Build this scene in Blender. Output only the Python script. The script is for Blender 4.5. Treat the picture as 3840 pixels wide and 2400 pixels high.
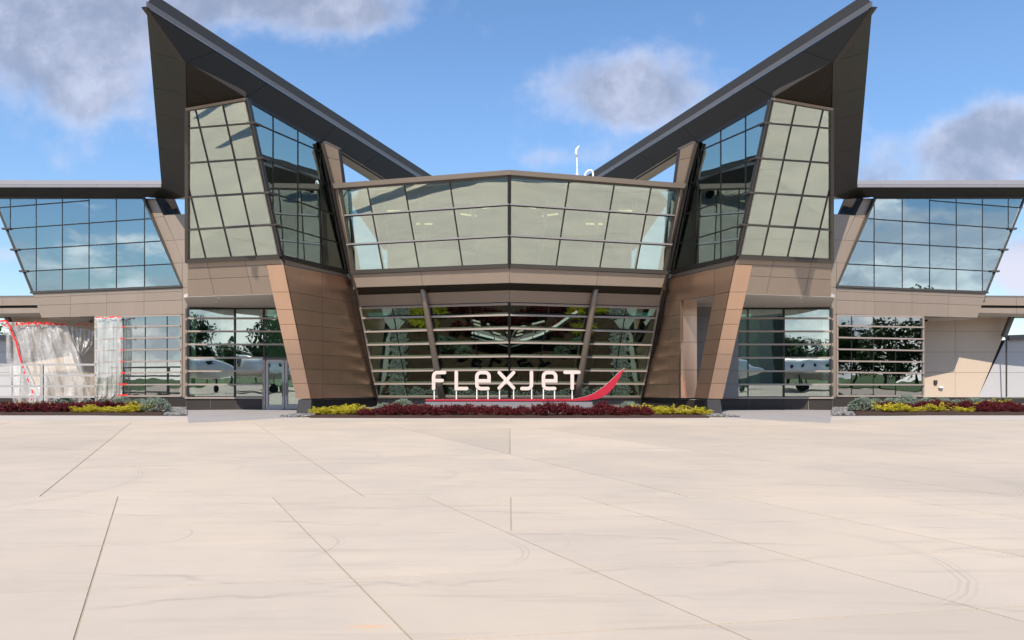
import bpy, bmesh, math, random
from mathutils import Vector, Matrix
random.seed(7)
R = math.radians
for o in list(bpy.data.objects):
    bpy.data.objects.remove(o)
SC = bpy.context.scene
COL = SC.collection

# ------------------------------------------------------------------ camera
F, CX, CY, EYE = 2500.0, 1910.0, 1415.0, 1.6
cam_d = bpy.data.cameras.new('camera')
cam = bpy.data.objects.new('camera', cam_d)
COL.objects.link(cam)
cam.location = (0, 0, EYE)
cam.rotation_euler = (R(90), 0, 0)
cam_d.sensor_width = 36
cam_d.lens = 36 * F / 3840
cam_d.shift_x = (1920 - CX) / 3840
cam_d.shift_y = (CY - 1200) / 3840
cam_d.clip_end = 5000
cam_d.clip_start = 0.1
SC.camera = cam

# ------------------------------------------------------------------ light
SUN_EL, SUN_AZ = 49.0, 9.0      # azimuth: degrees to the left of straight behind the camera
sd = bpy.data.lights.new('sun', 'SUN')
sd.energy = 4.4
sd.angle = R(0.5)
sd.color = (1.0, 0.90, 0.77)
sun = bpy.data.objects.new('sun', sd)
COL.objects.link(sun)
tosun = Vector((-math.sin(R(SUN_AZ)) * math.cos(R(SUN_EL)), -math.cos(R(SUN_AZ)) * math.cos(R(SUN_EL)), math.sin(R(SUN_EL))))
sun.rotation_euler = tosun.to_track_quat('Z', 'Y').to_euler()
sun.location = (0, -20, 40)

SC.view_settings.view_transform = 'Standard'
SC.view_settings.look = 'None'
SC.view_settings.exposure = 0.52
SC.view_settings.gamma = 1
SC.view_settings.use_curve_mapping = False

world = bpy.data.worlds.new('World')
SC.world = world
world.use_nodes = True
wt = world.node_tree
wt.nodes.clear()


class NT:
    """tiny helper to write node trees"""
    def __init__(s, tree):
        s.t = tree
    def n(s, typ, **kw):
        nd = s.t.nodes.new(typ)
        for k, v in kw.items():
            setattr(nd, k, v)
        return nd
    def put(s, sock, v):
        if hasattr(v, 'is_linked') or hasattr(v, 'links'):
            s.t.links.new(v, sock)
        else:
            sock.default_value = v
    def m(s, op, a, b=0.0, c=None, clamp=False):
        nd = s.n('ShaderNodeMath', operation=op, use_clamp=clamp)
        s.put(nd.inputs[0], a)
        s.put(nd.inputs[1], b)
        if c is not None:
            s.put(nd.inputs[2], c)
        return nd.outputs[0]
    def noise(s, vec, scale, detail=4, rough=0.5, dist=0.0, dim='3D'):
        nd = s.n('ShaderNodeTexNoise', noise_dimensions=dim)
        if vec is not None:
            s.t.links.new(vec, nd.inputs['Vector'])
        nd.inputs['Scale'].default_value = scale
        nd.inputs['Detail'].default_value = detail
        nd.inputs['Roughness'].default_value = rough
        nd.inputs['Distortion'].default_value = dist
        return nd.outputs['Fac']
    def ramp(s, v, a, b, lo=0.0, hi=1.0, smooth=True):
        nd = s.n('ShaderNodeMapRange', interpolation_type='SMOOTHSTEP' if smooth else 'LINEAR')
        s.put(nd.inputs['Value'], v)
        nd.inputs['From Min'].default_value = a
        nd.inputs['From Max'].default_value = b
        nd.inputs['To Min'].default_value = lo
        nd.inputs['To Max'].default_value = hi
        return nd.outputs['Result']
    def mix(s, fac, a, b):
        nd = s.n('ShaderNodeMix', data_type='RGBA')
        s.put(nd.inputs[0], fac)
        s.put(nd.inputs[6], a)
        s.put(nd.inputs[7], b)
        return nd.outputs[2]
    def comb(s, x, y, z):
        nd = s.n('ShaderNodeCombineXYZ')
        s.put(nd.inputs[0], x); s.put(nd.inputs[1], y); s.put(nd.inputs[2], z)
        return nd.outputs[0]
    def sep(s, v):
        nd = s.n('ShaderNodeSeparateXYZ')
        s.t.links.new(v, nd.inputs[0])
        return nd.outputs


def c4(c):
    return (c[0], c[1], c[2], 1.0)


W = NT(wt)
sky = W.n('ShaderNodeTexSky', sky_type='NISHITA')
sky.sun_disc = False
sky.sun_elevation = R(SUN_EL)
sky.sun_rotation = math.atan2(tosun.x, tosun.y)
sky.altitude = 200
sky.air_density = 1.0
sky.dust_density = 0.2
sky.ozone_density = 2.5
tc = W.n('ShaderNodeTexCoord')
gx, gy, gz = W.sep(tc.outputs['Generated'])[:3]
gys = W.m('MAXIMUM', gy, 0.12)
u = W.m('DIVIDE', gx, gys)
v = W.m('DIVIDE', gz, gys)
uv = W.comb(u, v, 0.0)
warp = W.noise(uv, 4.5, 5, 0.62)
fine = W.noise(uv, 13, 8, 0.62)
blobs = [(120, 90, 620, 330, 1.25), (330, 340, 150, 130, .75), (900, 0, 760, 130, .85), (1330, 60, 260, 90, .45),
         (2330, 330, 350, 155, 1.2), (2480, 430, 240, 110, .6), (2150, 590, 300, 50, .5),
         (3600, 560, 330, 140, 1.2), (3790, 470, 190, 110, .9), (3500, 690, 520, 80, .5),
         (3860, 990, 150, 120, 1.5), (60, 950, 190, 40, .55), (700, 1120, 500, 60, .6)]
tot = None
for (px, py, a, b, k) in blobs:
    ui, vi = (px - CX) / F, (CY - py) / F
    du = W.m('DIVIDE', W.m('SUBTRACT', u, ui), a / F)
    dv = W.m('DIVIDE', W.m('SUBTRACT', v, vi), b / F)
    d2 = W.m('ADD', W.m('MULTIPLY', du, du), W.m('MULTIPLY', dv, dv))
    g = W.m('MULTIPLY', W.m('EXPONENT', W.m('MULTIPLY', d2, -1.1)), k)
    tot = g if tot is None else W.m('ADD', tot, g)
nz = W.m('ADD', W.m('MULTIPLY', W.m('SUBTRACT', warp, 0.5), 2.0), W.m('MULTIPLY', W.m('SUBTRACT', fine, 0.5), 0.9))
front = W.ramp(W.m('ADD', tot, nz), 0.20, 1.05)
front = W.m('MULTIPLY', front, W.ramp(gy, 0.12, 0.3))
# the rest of the sky: heaped clouds low down, thinner above
vecb = W.comb(gx, gy, W.m('MULTIPLY', gz, 2.2))
nb = W.noise(vecb, 2.9, 9, 0.56, 0.1)
elev = W.ramp(gz, 0.0, 0.27, 0.19, -0.13, smooth=False)
back = W.ramp(W.m('ADD', nb, elev), 0.47, 0.54)
back = W.m('MULTIPLY', back, W.ramp(gy, 0.22, -0.05))
mask = W.m('MAXIMUM', front, back)
mask = W.m('MULTIPLY', mask, 0.86)
tone = W.ramp(W.m('ADD', W.m('ADD', W.m('MULTIPLY', fine, 0.9), W.m('MULTIPLY', W.noise(uv, 7.5, 6, 0.6, 0.4), 0.9)), W.m('MULTIPLY', W.m('SUBTRACT', 1.0, front), 0.6)), 0.72, 1.35)
low = W.ramp(v, 0.24, 0.16)
tone = W.m('MAXIMUM', tone, W.m('MULTIPLY', low, 0.9))
colF = W.mix(tone, c4((0.25, 0.29, 0.40)), c4((0.53, 0.56, 0.69)))
colF = W.mix(low, colF, c4((0.60, 0.58, 0.68)))
nb2 = W.noise(vecb, 6.0, 6, 0.6)
colB = W.mix(W.ramp(nb2, 0.4, 0.62), c4((0.60, 0.66, 0.76)), c4((1.35, 1.33, 1.30)))
cc = W.mix(W.ramp(gy, -0.02, 0.12), colB, colF)
b1 = W.n('ShaderNodeBackground')
b2 = W.n('ShaderNodeBackground')
hs = W.n('ShaderNodeHueSaturation')
wt.links.new(sky.outputs[0], hs.inputs['Color'])
wt.links.new(W.ramp(gz, 0.0, 0.42, 0.66, 1.0), hs.inputs['Value'])
hs.inputs['Saturation'].default_value = 1.1
wt.links.new(hs.outputs[0], b1.inputs['Color'])
b1.inputs['Strength'].default_value = 0.15
wt.links.new(cc, b2.inputs['Color'])
b2.inputs['Strength'].default_value = 0.95
ms = W.n('ShaderNodeMixShader')
wt.links.new(mask, ms.inputs[0])
wt.links.new(b1.outputs[0], ms.inputs[1])
wt.links.new(b2.outputs[0], ms.inputs[2])
wo = W.n('ShaderNodeOutputWorld')
wt.links.new(ms.outputs[0], wo.inputs['Surface'])

SC.cycles.max_bounces = 9
SC.cycles.transparent_max_bounces = 24
SC.cycles.glossy_bounces = 5
SC.cycles.caustics_reflective = False
SC.cycles.caustics_refractive = False


# ------------------------------------------------------------------ materials
def mat(name, col, rough=0.5, metal=0.0, var=0.06, scale=1.5, bump=0.0, bscale=30, rnd=0.0, spec=0.5, stretch=None, col2=None, thr=(0.4, 0.65), emit=None):
    m = bpy.data.materials.new(name)
    m.use_nodes = True
    t = NT(m.node_tree)
    p = m.node_tree.nodes['Principled BSDF']
    geo = t.n('ShaderNodeNewGeometry')
    vec = geo.outputs['Position']
    if stretch:
        vm = t.n('ShaderNodeVectorMath', operation='MULTIPLY')
        m.node_tree.links.new(vec, vm.inputs[0])
        vm.inputs[1].default_value = stretch
        vec = vm.outputs[0]
    n1 = t.noise(vec, scale, 5, 0.6)
    k = t.m('ADD', 1.0 - var, t.m('MULTIPLY', n1, 2 * var))
    if rnd:
        oi = t.n('ShaderNodeObjectInfo')
        k = t.m('MULTIPLY', k, t.m('ADD', 1 - rnd, t.m('MULTIPLY', oi.outputs['Random'], 2 * rnd)))
    base = c4(col)
    if col2:
        base = t.mix(t.ramp(t.noise(vec, scale * 2.3, 6, 0.65), thr[0], thr[1]), c4(col), c4(col2))
    vmx = t.n('ShaderNodeVectorMath', operation='SCALE')
    t.put(vmx.inputs[0], base if not isinstance(base, tuple) else base[:3])
    t.put(vmx.inputs['Scale'], k)
    m.node_tree.links.new(vmx.outputs[0], p.inputs['Base Color'])
    rr = t.m('ADD', rough - 0.04, t.m('MULTIPLY', t.noise(vec, scale * 3, 3), 0.1))
    m.node_tree.links.new(rr, p.inputs['Roughness'])
    p.inputs['Metallic'].default_value = metal
    p.inputs['Specular IOR Level'].default_value = spec
    if bump:
        b = t.n('ShaderNodeBump')
        b.inputs['Strength'].default_value = bump
        b.inputs['Distance'].default_value = 0.02
        m.node_tree.links.new(t.noise(vec, bscale, 6, 0.6), b.inputs['Height'])
        m.node_tree.links.new(b.outputs[0], p.inputs['Normal'])
    if emit:
        p.inputs['Emission Color'].default_value = c4(emit[0])
        p.inputs['Emission Strength'].default_value = emit[1]
    return m


def glass(name, refl=0.30, tint=(0.74, 0.86, 0.80), gcol=(0.88, 0.95, 0.91), wave=0.010, ws=0.9):
    m = bpy.data.materials.new(name)
    m.use_nodes = True
    nt = m.node_tree
    nt.nodes.clear()
    t = NT(nt)
    geo = t.n('ShaderNodeNewGeometry')
    oi = t.n('ShaderNodeObjectInfo')
    add = t.n('ShaderNodeVectorMath', operation='ADD')
    nt.links.new(geo.outputs['Position'], add.inputs[0])
    nt.links.new(t.comb(t.m('MULTIPLY', oi.outputs['Random'], 37.0), 0.0, t.m('MULTIPLY', oi.outputs['Random'], 11.0)), add.inputs[1])
    h = t.noise(add.outputs[0], ws, 1, 0.4)
    b = t.n('ShaderNodeBump')
    b.inputs['Strength'].default_value = 1.0
    b.inputs['Distance'].default_value = wave
    nt.links.new(h, b.inputs['Height'])
    g = t.n('ShaderNodeBsdfGlossy')
    gs = t.n('ShaderNodeVectorMath', operation='SCALE')
    gs.inputs[0].default_value = gcol
    nt.links.new(t.m('ADD', 0.93, t.m('MULTIPLY', oi.outputs['Random'], 0.1)), gs.inputs['Scale'])
    nt.links.new(gs.outputs[0], g.inputs['Color'])
    g.inputs['Roughness'].default_value = 0.0
    nt.links.new(b.outputs[0], g.inputs['Normal'])
    tr = t.n('ShaderNodeBsdfTransparent')
    tr.inputs['Color'].default_value = c4(tint)
    fr = t.n('ShaderNodeFresnel')
    fr.inputs['IOR'].default_value = 1.5
    fac = t.m('ADD', t.m('MULTIPLY', fr.outputs[0], 1.0 - refl), refl, clamp=True)
    mx = t.n('ShaderNodeMixShader')
    nt.links.new(fac, mx.inputs[0])
    nt.links.new(tr.outputs[0], mx.inputs[1])
    nt.links.new(g.outputs[0], mx.inputs[2])
    out = t.n('ShaderNodeOutputMaterial')
    nt.links.new(mx.outputs[0], out.inputs['Surface'])
    return m


M = {}
M['tan'] = mat('tan_panel_metal', (0.280, 0.222, 0.174), 0.42, 0.2, 0.08, 0.8, rnd=0.045, stretch=(2.2, 2.2, 0.25))
M['band'] = mat('grey_tan_metal', (0.235, 0.195, 0.16), 0.38, 0.3, 0.05, 0.5, rnd=0.03)
M['copper'] = mat('copper_panel_metal', (0.68, 0.475, 0.35), 0.29, 0.92, 0.09, 0.9, rnd=0.05, stretch=(2.2, 2.2, 0.22))
M['beige'] = mat('beige_panel', (0.51, 0.41, 0.315), 0.55, 0.0, 0.04, 0.5, rnd=0.02)
M['greyp'] = mat('pale_grey_panel', (0.46, 0.45, 0.45), 0.5, 0.1, 0.04, 0.5, rnd=0.02)
M['bluegrey'] = mat('blue_grey_panel', (0.17, 0.165, 0.17), 0.45, 0.2, 0.04, 0.5, rnd=0.03)
M['soffit'] = mat('dark_bronze_soffit', (0.019, 0.0145, 0.0095), 0.45, 0.0, 0.10, 0.4, rnd=0.05, spec=0.3)
M['leaf_soffit'] = mat('brown_soffit', (0.036, 0.027, 0.020), 0.45, 0.0, 0.08, 0.4, rnd=0.04, spec=0.3)
M['soffit_white'] = mat('off_white_soffit', (0.54, 0.50, 0.45), 0.5, 0.0, 0.04, 0.8)
M['fascia_dark'] = mat('slate_fascia', (0.062, 0.057, 0.054), 0.45, 0.3, 0.08, 0.6, rnd=0.05)
M['fascia'] = mat('grey_fascia', (0.15, 0.145, 0.145), 0.45, 0.3, 0.06, 0.6, rnd=0.05)
M['black'] = mat('black_anodised_metal', (0.022, 0.021, 0.02), 0.35, 0.3, 0.1, 1)
M['dark'] = mat('dark_bronze_metal', (0.075, 0.068, 0.06), 0.38, 0.4, 0.08, 1)
M['silver'] = mat('silver_metal', (0.40, 0.39, 0.39), 0.33, 0.5, 0.06, 1)
M['frame'] = mat('tan_frame_metal', (0.33, 0.275, 0.235), 0.38, 0.15, 0.06, 1)
M['pale'] = mat('pale_inner_metal', (0.62, 0.68, 0.64), 0.5, 0.0, 0.05, 1)
M['rail'] = mat('grey_painted_rail', (0.40, 0.385, 0.37), 0.42, 0.2, 0.06, 1)
M['stone'] = mat('dark_granite', (0.038, 0.031, 0.028), 0.5, 0, 0.35, 40, bump=0.08, bscale=90, rnd=0.18, spec=0.3)
M['stone2'] = mat('grey_granite', (0.15, 0.13, 0.12), 0.5, 0, 0.3, 40, bump=0.08, bscale=90, rnd=0.08)
M['pierstone'] = mat('dark_pier_stone', (0.050, 0.049, 0.052), 0.6, 0, 0.3, 40, bump=0.08, bscale=90, spec=0.2)
M['copperjoint'] = mat('copper_joint', (0.14, 0.085, 0.055), 0.6, 0.2, 0.05, 0.6)
M['mortar'] = mat('pale_joint', (0.42, 0.39, 0.36), 0.8, 0, 0.1, 3)
M['joint'] = mat('dark_joint', (0.05, 0.042, 0.036), 0.8, 0, 0.1, 3)
M['cjoint'] = mat('concrete_joint_filler', (0.33, 0.275, 0.20), 0.9, 0, 0.25, 6)
M['inner'] = mat('inner_wall_paint', (0.30, 0.28, 0.25), 0.8, 0, 0.2, 0.7)
M['innerdark'] = mat('dark_inner_finish', (0.10, 0.09, 0.08), 0.7, 0, 0.2, 0.7)
M['floor'] = mat('inner_floor', (0.16, 0.14, 0.12), 0.5, 0, 0.15, 0.7)
M['white'] = mat('white_paint', (0.82, 0.81, 0.79), 0.35, 0, 0.03, 1)
M['letter'] = mat('pinkish_white_letter', (0.60, 0.50, 0.45), 0.4, 0, 0.03, 1)
M['red'] = mat('red_paint', (0.40, 0.010, 0.03), 0.3, 0, 0.08, 1)
M['tape'] = mat('red_tape', (0.75, 0.02, 0.015), 0.45, 0, 0.1, 4)
M['plinth'] = mat('sign_plinth_grey', (0.20, 0.19, 0.20), 0.6, 0, 0.08, 4, bump=0.05)
M['hangarwall'] = mat('grey_green_sheet_metal', (0.20, 0.205, 0.175), 0.6, 0, 0.06, 0.5)
M['rooftrim'] = mat('light_grey_roof_trim', (0.25, 0.24, 0.245), 0.45, 0.2, 0.05, 0.6)
M['lamp'] = mat('lit_strip_lamp', (0.9, 0.85, 0.6), 0.5, 0, 0.02, 1, emit=((1.0, 0.80, 0.42), 1.1))
M['mulch'] = mat('brown_mulch', (0.042, 0.019, 0.011), 0.95, 0, 0.5, 14, bump=1.0, bscale=45)
M['grass'] = mat('mown_grass', (0.055, 0.10, 0.018), 0.95, 0, 0.25, 0.35, bump=0.5, bscale=25)
M['walk'] = mat('grey_walk_concrete', (0.29, 0.275, 0.27), 0.8, 0, 0.12, 0.9, stretch=(0.35, 2.2, 1), bump=0.05, bscale=60)
M['kerb'] = mat('kerb_concrete', (0.44, 0.40, 0.36), 0.8, 0, 0.16, 1.1, stretch=(0.3, 3.0, 1), bump=0.05, bscale=60)
M['pebble'] = mat('river_pebble', (0.21, 0.205, 0.205), 0.55, 0, 0.9, 16)
_p = M['pebble']
_t = NT(_p.node_tree)
_g = _t.n('ShaderNodeNewGeometry')
_p.node_tree.links.new(_t.mix(_t.ramp(_g.outputs['Random Per Island'], 0.0, 1.0, smooth=False), c4((0.02, 0.02, 0.024)), c4((0.30, 0.295, 0.29))), _p.node_tree.nodes['Principled BSDF'].inputs['Base Color'])
M['bark'] = mat('bark', (0.07, 0.05, 0.035), 0.9, 0, 0.3, 8)
M['rubber'] = mat('black_rubber', (0.02, 0.02, 0.02), 0.8, 0, 0.1, 4)
M['carpaint'] = mat('dark_car_paint', (0.03, 0.03, 0.035), 0.25, 0.3, 0.05, 1)
M['glass_up'] = glass('leaning_glass', 0.44, (0.78, 0.90, 0.83), (0.88, 0.96, 0.91), 0.005, 0.55)
M['glass_side'] = glass('green_side_glass', 0.50, (0.76, 0.95, 0.88), (0.74, 0.93, 0.93), 0.005, 0.55)
M['glass_wing'] = glass('blue_wing_glass', 0.42, (0.72, 0.9, 0.9), (0.74, 0.92, 1.0), 0.005, 0.6)
M['glass_gr'] = glass('ground_floor_glass', 0.36, (0.36, 0.58, 0.48), (0.92, 0.97, 0.96), 0.0035, 0.9)
M['glass_low'] = glass('lower_centre_glass', 0.36, (0.22, 0.36, 0.30), (0.60, 0.84, 0.70), 0.004, 0.8)


def leafmat(name, a, b, trans=0.25):
    m = bpy.data.materials.new(name)
    m.use_nodes = True
    nt = m.node_tree
    p = nt.nodes['Principled BSDF']
    t = NT(nt)
    geo = t.n('ShaderNodeNewGeometry')
    oi = t.n('ShaderNodeObjectInfo')
    f = t.ramp(t.m('ADD', t.m('MULTIPLY', geo.outputs['Random Per Island'], 0.7), t.m('MULTIPLY', t.noise(geo.outputs['Position'], 3.0, 2), 0.5)), 0.2, 0.95)
    f2 = t.m('ADD', t.m('MULTIPLY', f, 0.85), t.m('MULTIPLY', oi.outputs['Random'], 0.2), clamp=True)
    nt.links.new(t.mix(f2, c4(a), c4(b)), p.inputs['Base Color'])
    p.inputs['Roughness'].default_value = 0.55
    p.inputs['Specular IOR Level'].default_value = 0.3
    tl = t.n('ShaderNodeBsdfTranslucent')
    nt.links.new(t.mix(f2, c4(a), c4(b)), tl.inputs['Color'])
    mx = t.n('ShaderNodeMixShader')
    mx.inputs[0].default_value = trans
    out = nt.nodes['Material Output']
    nt.links.new(p.outputs[0], mx.inputs[1])
    nt.links.new(tl.outputs[0], mx.inputs[2])
    nt.links.new(mx.outputs[0], out.inputs['Surface'])
    return m


M['leaf_red'] = leafmat('red_leaf', (0.030, 0.005, 0.007), (0.21, 0.026, 0.032))
M['leaf_yellow'] = leafmat('yellow_leaf', (0.22, 0.21, 0.01), (0.70, 0.60, 0.05))
M['leaf_blue'] = leafmat('blue_needle', (0.08, 0.12, 0.085), (0.34, 0.41, 0.33), 0.1)
M['leaf_green'] = leafmat('dark_green_leaf', (0.018, 0.04, 0.012), (0.06, 0.11, 0.03))


def plastic_mat():
    m = bpy.data.materials.new('clear_plastic_film')
    m.use_nodes = True
    nt = m.node_tree
    nt.nodes.clear()
    t = NT(nt)
    geo = t.n('ShaderNodeNewGeometry')
    b = t.n('ShaderNodeBump')
    b.inputs['Strength'].default_value = 0.9
    b.inputs['Distance'].default_value = 0.03
    vm = t.n('ShaderNodeVectorMath', operation='MULTIPLY')
    nt.links.new(geo.outputs['Position'], vm.inputs[0])
    vm.inputs[1].default_value = (3.0, 3.0, 0.8)
    nt.links.new(t.noise(vm.outputs[0], 2.0, 7, 0.7, 0.6), b.inputs['Height'])
    g = t.n('ShaderNodeBsdfGlossy')
    g.inputs['Roughness'].default_value = 0.18
    g.inputs['Color'].default_value = (0.92, 0.92, 0.92, 1)
    nt.links.new(b.outputs[0], g.inputs['Normal'])
    d = t.n('ShaderNodeBsdfDiffuse')
    d.inputs['Color'].default_value = (0.90, 0.85, 0.78, 1)
    nt.links.new(b.outputs[0], d.inputs['Normal'])
    tr = t.n('ShaderNodeBsdfTransparent')
    tr.inputs['Color'].default_value = (0.95, 0.96, 0.97, 1)
    m1 = t.n('ShaderNodeMixShader')
    m1.inputs[0].default_value = 0.3
    nt.links.new(d.outputs[0], m1.inputs[1])
    nt.links.new(g.outputs[0], m1.inputs[2])
    m2 = t.n('ShaderNodeMixShader')
    nt.links.new(t.ramp(t.noise(vm.outputs[0], 1.6, 5, 0.7, 0.5), 0.35, 0.8, 0.16, 0.5), m2.inputs[0])
    nt.links.new(tr.outputs[0], m2.inputs[1])
    nt.links.new(m1.outputs[0], m2.inputs[2])
    out = t.n('ShaderNodeOutputMaterial')
    nt.links.new(m2.outputs[0], out.inputs['Surface'])
    return m


M['plastic'] = plastic_mat()


def concrete_mat():
    m = bpy.data.materials.new('apron_concrete')
    m.use_nodes = True
    nt = m.node_tree
    p = nt.nodes['Principled BSDF']
    t = NT(nt)
    geo = t.n('ShaderNodeNewGeometry')
    oi = t.n('ShaderNodeObjectInfo')
    x, y, z = t.sep(geo.outputs['Position'])[:3]
    vm = t.n('ShaderNodeVectorMath', operation='MULTIPLY')
    nt.links.new(geo.outputs['Position'], vm.inputs[0])
    vm.inputs[1].default_value = (0.28, 3.4, 1)
    streak = t.noise(vm.outputs[0], 1.5, 8, 0.62, 0.25)
    cloud = t.noise(geo.outputs['Position'], 0.35, 5, 0.6, 0.3)
    grain = t.noise(geo.outputs['Position'], 45, 4, 0.7)
    base = t.mix(t.ramp(cloud, 0.32, 0.68), c4((0.435, 0.376, 0.310)), c4((0.500, 0.422, 0.338)))
    base = t.mix(t.m('MULTIPLY', t.ramp(streak, 0.52, 0.74), 0.42), base, c4((0.31, 0.275, 0.235)))
    vm2 = t.n('ShaderNodeVectorMath', operation='MULTIPLY')
    nt.links.new(geo.outputs['Position'], vm2.inputs[0])
    vm2.inputs[1].default_value = (0.5, 1.5, 1)
    blot = t.noise(vm2.outputs[0], 0.8, 7, 0.7, 0.8)
    base = t.mix(t.m('MULTIPLY', t.ramp(blot, 0.50, 0.68), 0.30), base, c4((0.36, 0.32, 0.275)))
    broom = t.n('ShaderNodeVectorMath', operation='MULTIPLY')
    nt.links.new(geo.outputs['Position'], broom.inputs[0])
    broom.inputs[1].default_value = (1.2, 26, 1)
    base = t.mix(t.m('MULTIPLY', t.ramp(t.noise(broom.outputs[0], 1.6, 5, 0.6), 0.5, 0.75), 0.12), base, c4((0.33, 0.29, 0.25)))
    base = t.mix(t.m('MULTIPLY', t.ramp(grain, 0.6, 0.8), 0.22), base, c4((0.30, 0.27, 0.24)))
    # scuffs left by tyres: arcs of several fine parallel lines
    arcs = [(-2.05, 6.35, 0.42, 0.06), (-0.35, 6.1, 0.5, 0.08), (-3.55, 6.7, 0.30, 0.04), (2.6, 5.9, 1.15, 0.11), (0.1, 6.5, 0.45, 0.03),
            (-5.4, 11.6, 0.7, 0.09), (-1.7, 11.0, 0.8, 0.1), (5.6, 10.6, 2.0, 0.2), (-3.2, 13.4, 0.6, 0.07), (5.1, 5.5, 1.0, 0.10), (7.0, 4.9, 1.6, 0.14), (-8.2, 9.8, 2.4, 0.12)]
    tot = None
    wob = t.m('MULTIPLY', t.m('SUBTRACT', t.noise(geo.outputs['Position'], 1.4, 3), 0.5), 0.16)
    for (cx, cy, r, w) in arcs:
        dx = t.m('SUBTRACT', x, cx)
        dy = t.m('MULTIPLY', t.m('SUBTRACT', y, cy), 0.9)
        rr = t.m('ADD', t.m('SQRT', t.m('ADD', t.m('MULTIPLY', dx, dx), t.m('MULTIPLY', dy, dy))), wob)
        e = t.m('DIVIDE', t.m('SUBTRACT', rr, r), w)
        ring = t.m('EXPONENT', t.m('MULTIPLY', t.m('MULTIPLY', e, e), -2.0))
        ring = t.m('MULTIPLY', ring, t.ramp(dx, 0.0, r))
        lines = t.ramp(t.m('SINE', t.m('MULTIPLY', rr, 110.0)), -0.4, 0.9)
        ring = t.m('MULTIPLY', ring, lines)
        tot = ring if tot is None else t.m('ADD', tot, ring)
    base = t.mix(t.m("MULTIPLY", tot, 0.34, clamp=True), base, c4((0.25, 0.22, 0.20)))
    # long wandering wheel tracks
    trk = None
    for (a, b, c, w) in [(0.20, 1.0, -6.9, 0.03), (0.17, 1.0, -7.9, 0.025), (-0.22, 1.0, -5.3, 0.03), (0.34, 1.0, -11.5, 0.05), (-0.3, 1, -14.0, 0.06), (0.12, 1, -5.0, 0.02)]:
        e = t.m('ADD', t.m('ADD', t.m('MULTIPLY', x, a), t.m('MULTIPLY', y, b)), c)
        e = t.m('DIVIDE', t.m('ADD', e, t.m('MULTIPLY', wob, 3.0)), w)
        g = t.m('EXPONENT', t.m('MULTIPLY', t.m('MULTIPLY', e, e), -1.0))
        trk = g if trk is None else t.m('ADD', trk, g)
    base = t.mix(t.m('MULTIPLY', t.m('MULTIPLY', trk, t.ramp(streak, 0.4, 0.6)), 0.34, clamp=True), base, c4((0.25, 0.22, 0.20)))
    # a faint rust stain
    ex = t.m('DIVIDE', t.m('SUBTRACT', x, -0.9), 0.12)
    ey = t.m('DIVIDE', t.m('ADD', t.m('SUBTRACT', y, 4.28), t.m('MULTIPLY', wob, 0.6)), 0.035)
    st = t.m('EXPONENT', t.m('MULTIPLY', t.m('ADD', t.m('MULTIPLY', ex, ex), t.m('MULTIPLY', ey, ey)), -1.0))
    base = t.mix(t.m('MULTIPLY', st, 0.5, clamp=True), base, c4((0.62, 0.33, 0.16)))
    k = t.m('ADD', 0.955, t.m('MULTIPLY', oi.outputs['Random'], 0.11))
    sc = t.n('ShaderNodeVectorMath', operation='SCALE')
    nt.links.new(base, sc.inputs[0])
    nt.links.new(k, sc.inputs['Scale'])
    nt.links.new(sc.outputs[0], p.inputs['Base Color'])
    p.inputs['Roughness'].default_value = 0.78
    p.inputs['Specular IOR Level'].default_value = 0.3
    b = t.n('ShaderNodeBump')
    b.inputs['Strength'].default_value = 0.25
    b.inputs['Distance'].default_value = 0.004
    nt.links.new(t.m('ADD', grain, streak), b.inputs['Height'])
    nt.links.new(b.outputs[0], p.inputs['Normal'])
    return m


M['concrete'] = concrete_mat()


# ------------------------------------------------------------------ geometry helpers
def ray(px, py):
    return Vector(((px - CX) / F, 1.0, (CY - py) / F))


ORI = Vector((0, 0, EYE))


def at(px, py, d):
    return ORI + ray(px, py) * d


class Plane:
    """a real facade plane, given by three points; hit() finds the point of it seen at a pixel of the photograph"""
    def __init__(s, a, b, c):
        s.p = a.copy()
        n = (b - a).cross(c - a).normalized()
        if n.dot(a - ORI) > 0:
            n = -n
        s.n = n            # faces the viewer
    def hit(s, px, py):
        r = ray(px, py)
        d = s.n.dot(s.p - ORI) / s.n.dot(r)
        return ORI + r * d


def split(poly, p, q):
    """split a convex 2-D polygon by the infinite line p-q"""
    def sd(v):
        return (q[0] - p[0]) * (v[1] - p[1]) - (q[1] - p[1]) * (v[0] - p[0])
    A, B = [], []
    n = len(poly)
    for i in range(n):
        a, b = poly[i], poly[(i + 1) % n]
        sa, sb = sd(a), sd(b)
        if sa >= 0: A.append(a)
        if sa <= 0: B.append(a)
        if sa * sb < 0:
            t = sa / (sa - sb)
            c = (a[0] + (b[0] - a[0]) * t, a[1] + (b[1] - a[1]) * t)
            A.append(c); B.append(c)
    return [x for x in (A, B) if len(x) >= 3 and abs(area2(x)) > 0.5e-4]


def area2(p):
    return 0.5 * sum(p[i][0] * p[(i + 1) % len(p)][1] - p[(i + 1) % len(p)][0] * p[i][1] for i in range(len(p)))


def cells(poly, cuts):
    cs = [list(poly)]
    for c in cuts:
        p, q = c[0], c[1]
        pred = c[2] if len(c) > 2 else None
        out = []
        for cell in cs:
            cx = sum(v[0] for v in cell) / len(cell)
            cy = sum(v[1] for v in cell) / len(cell)
            if pred is None or pred(cx, cy):
                out += split(cell, p, q)
            else:
                out.append(cell)
        cs = out
    return cs


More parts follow.
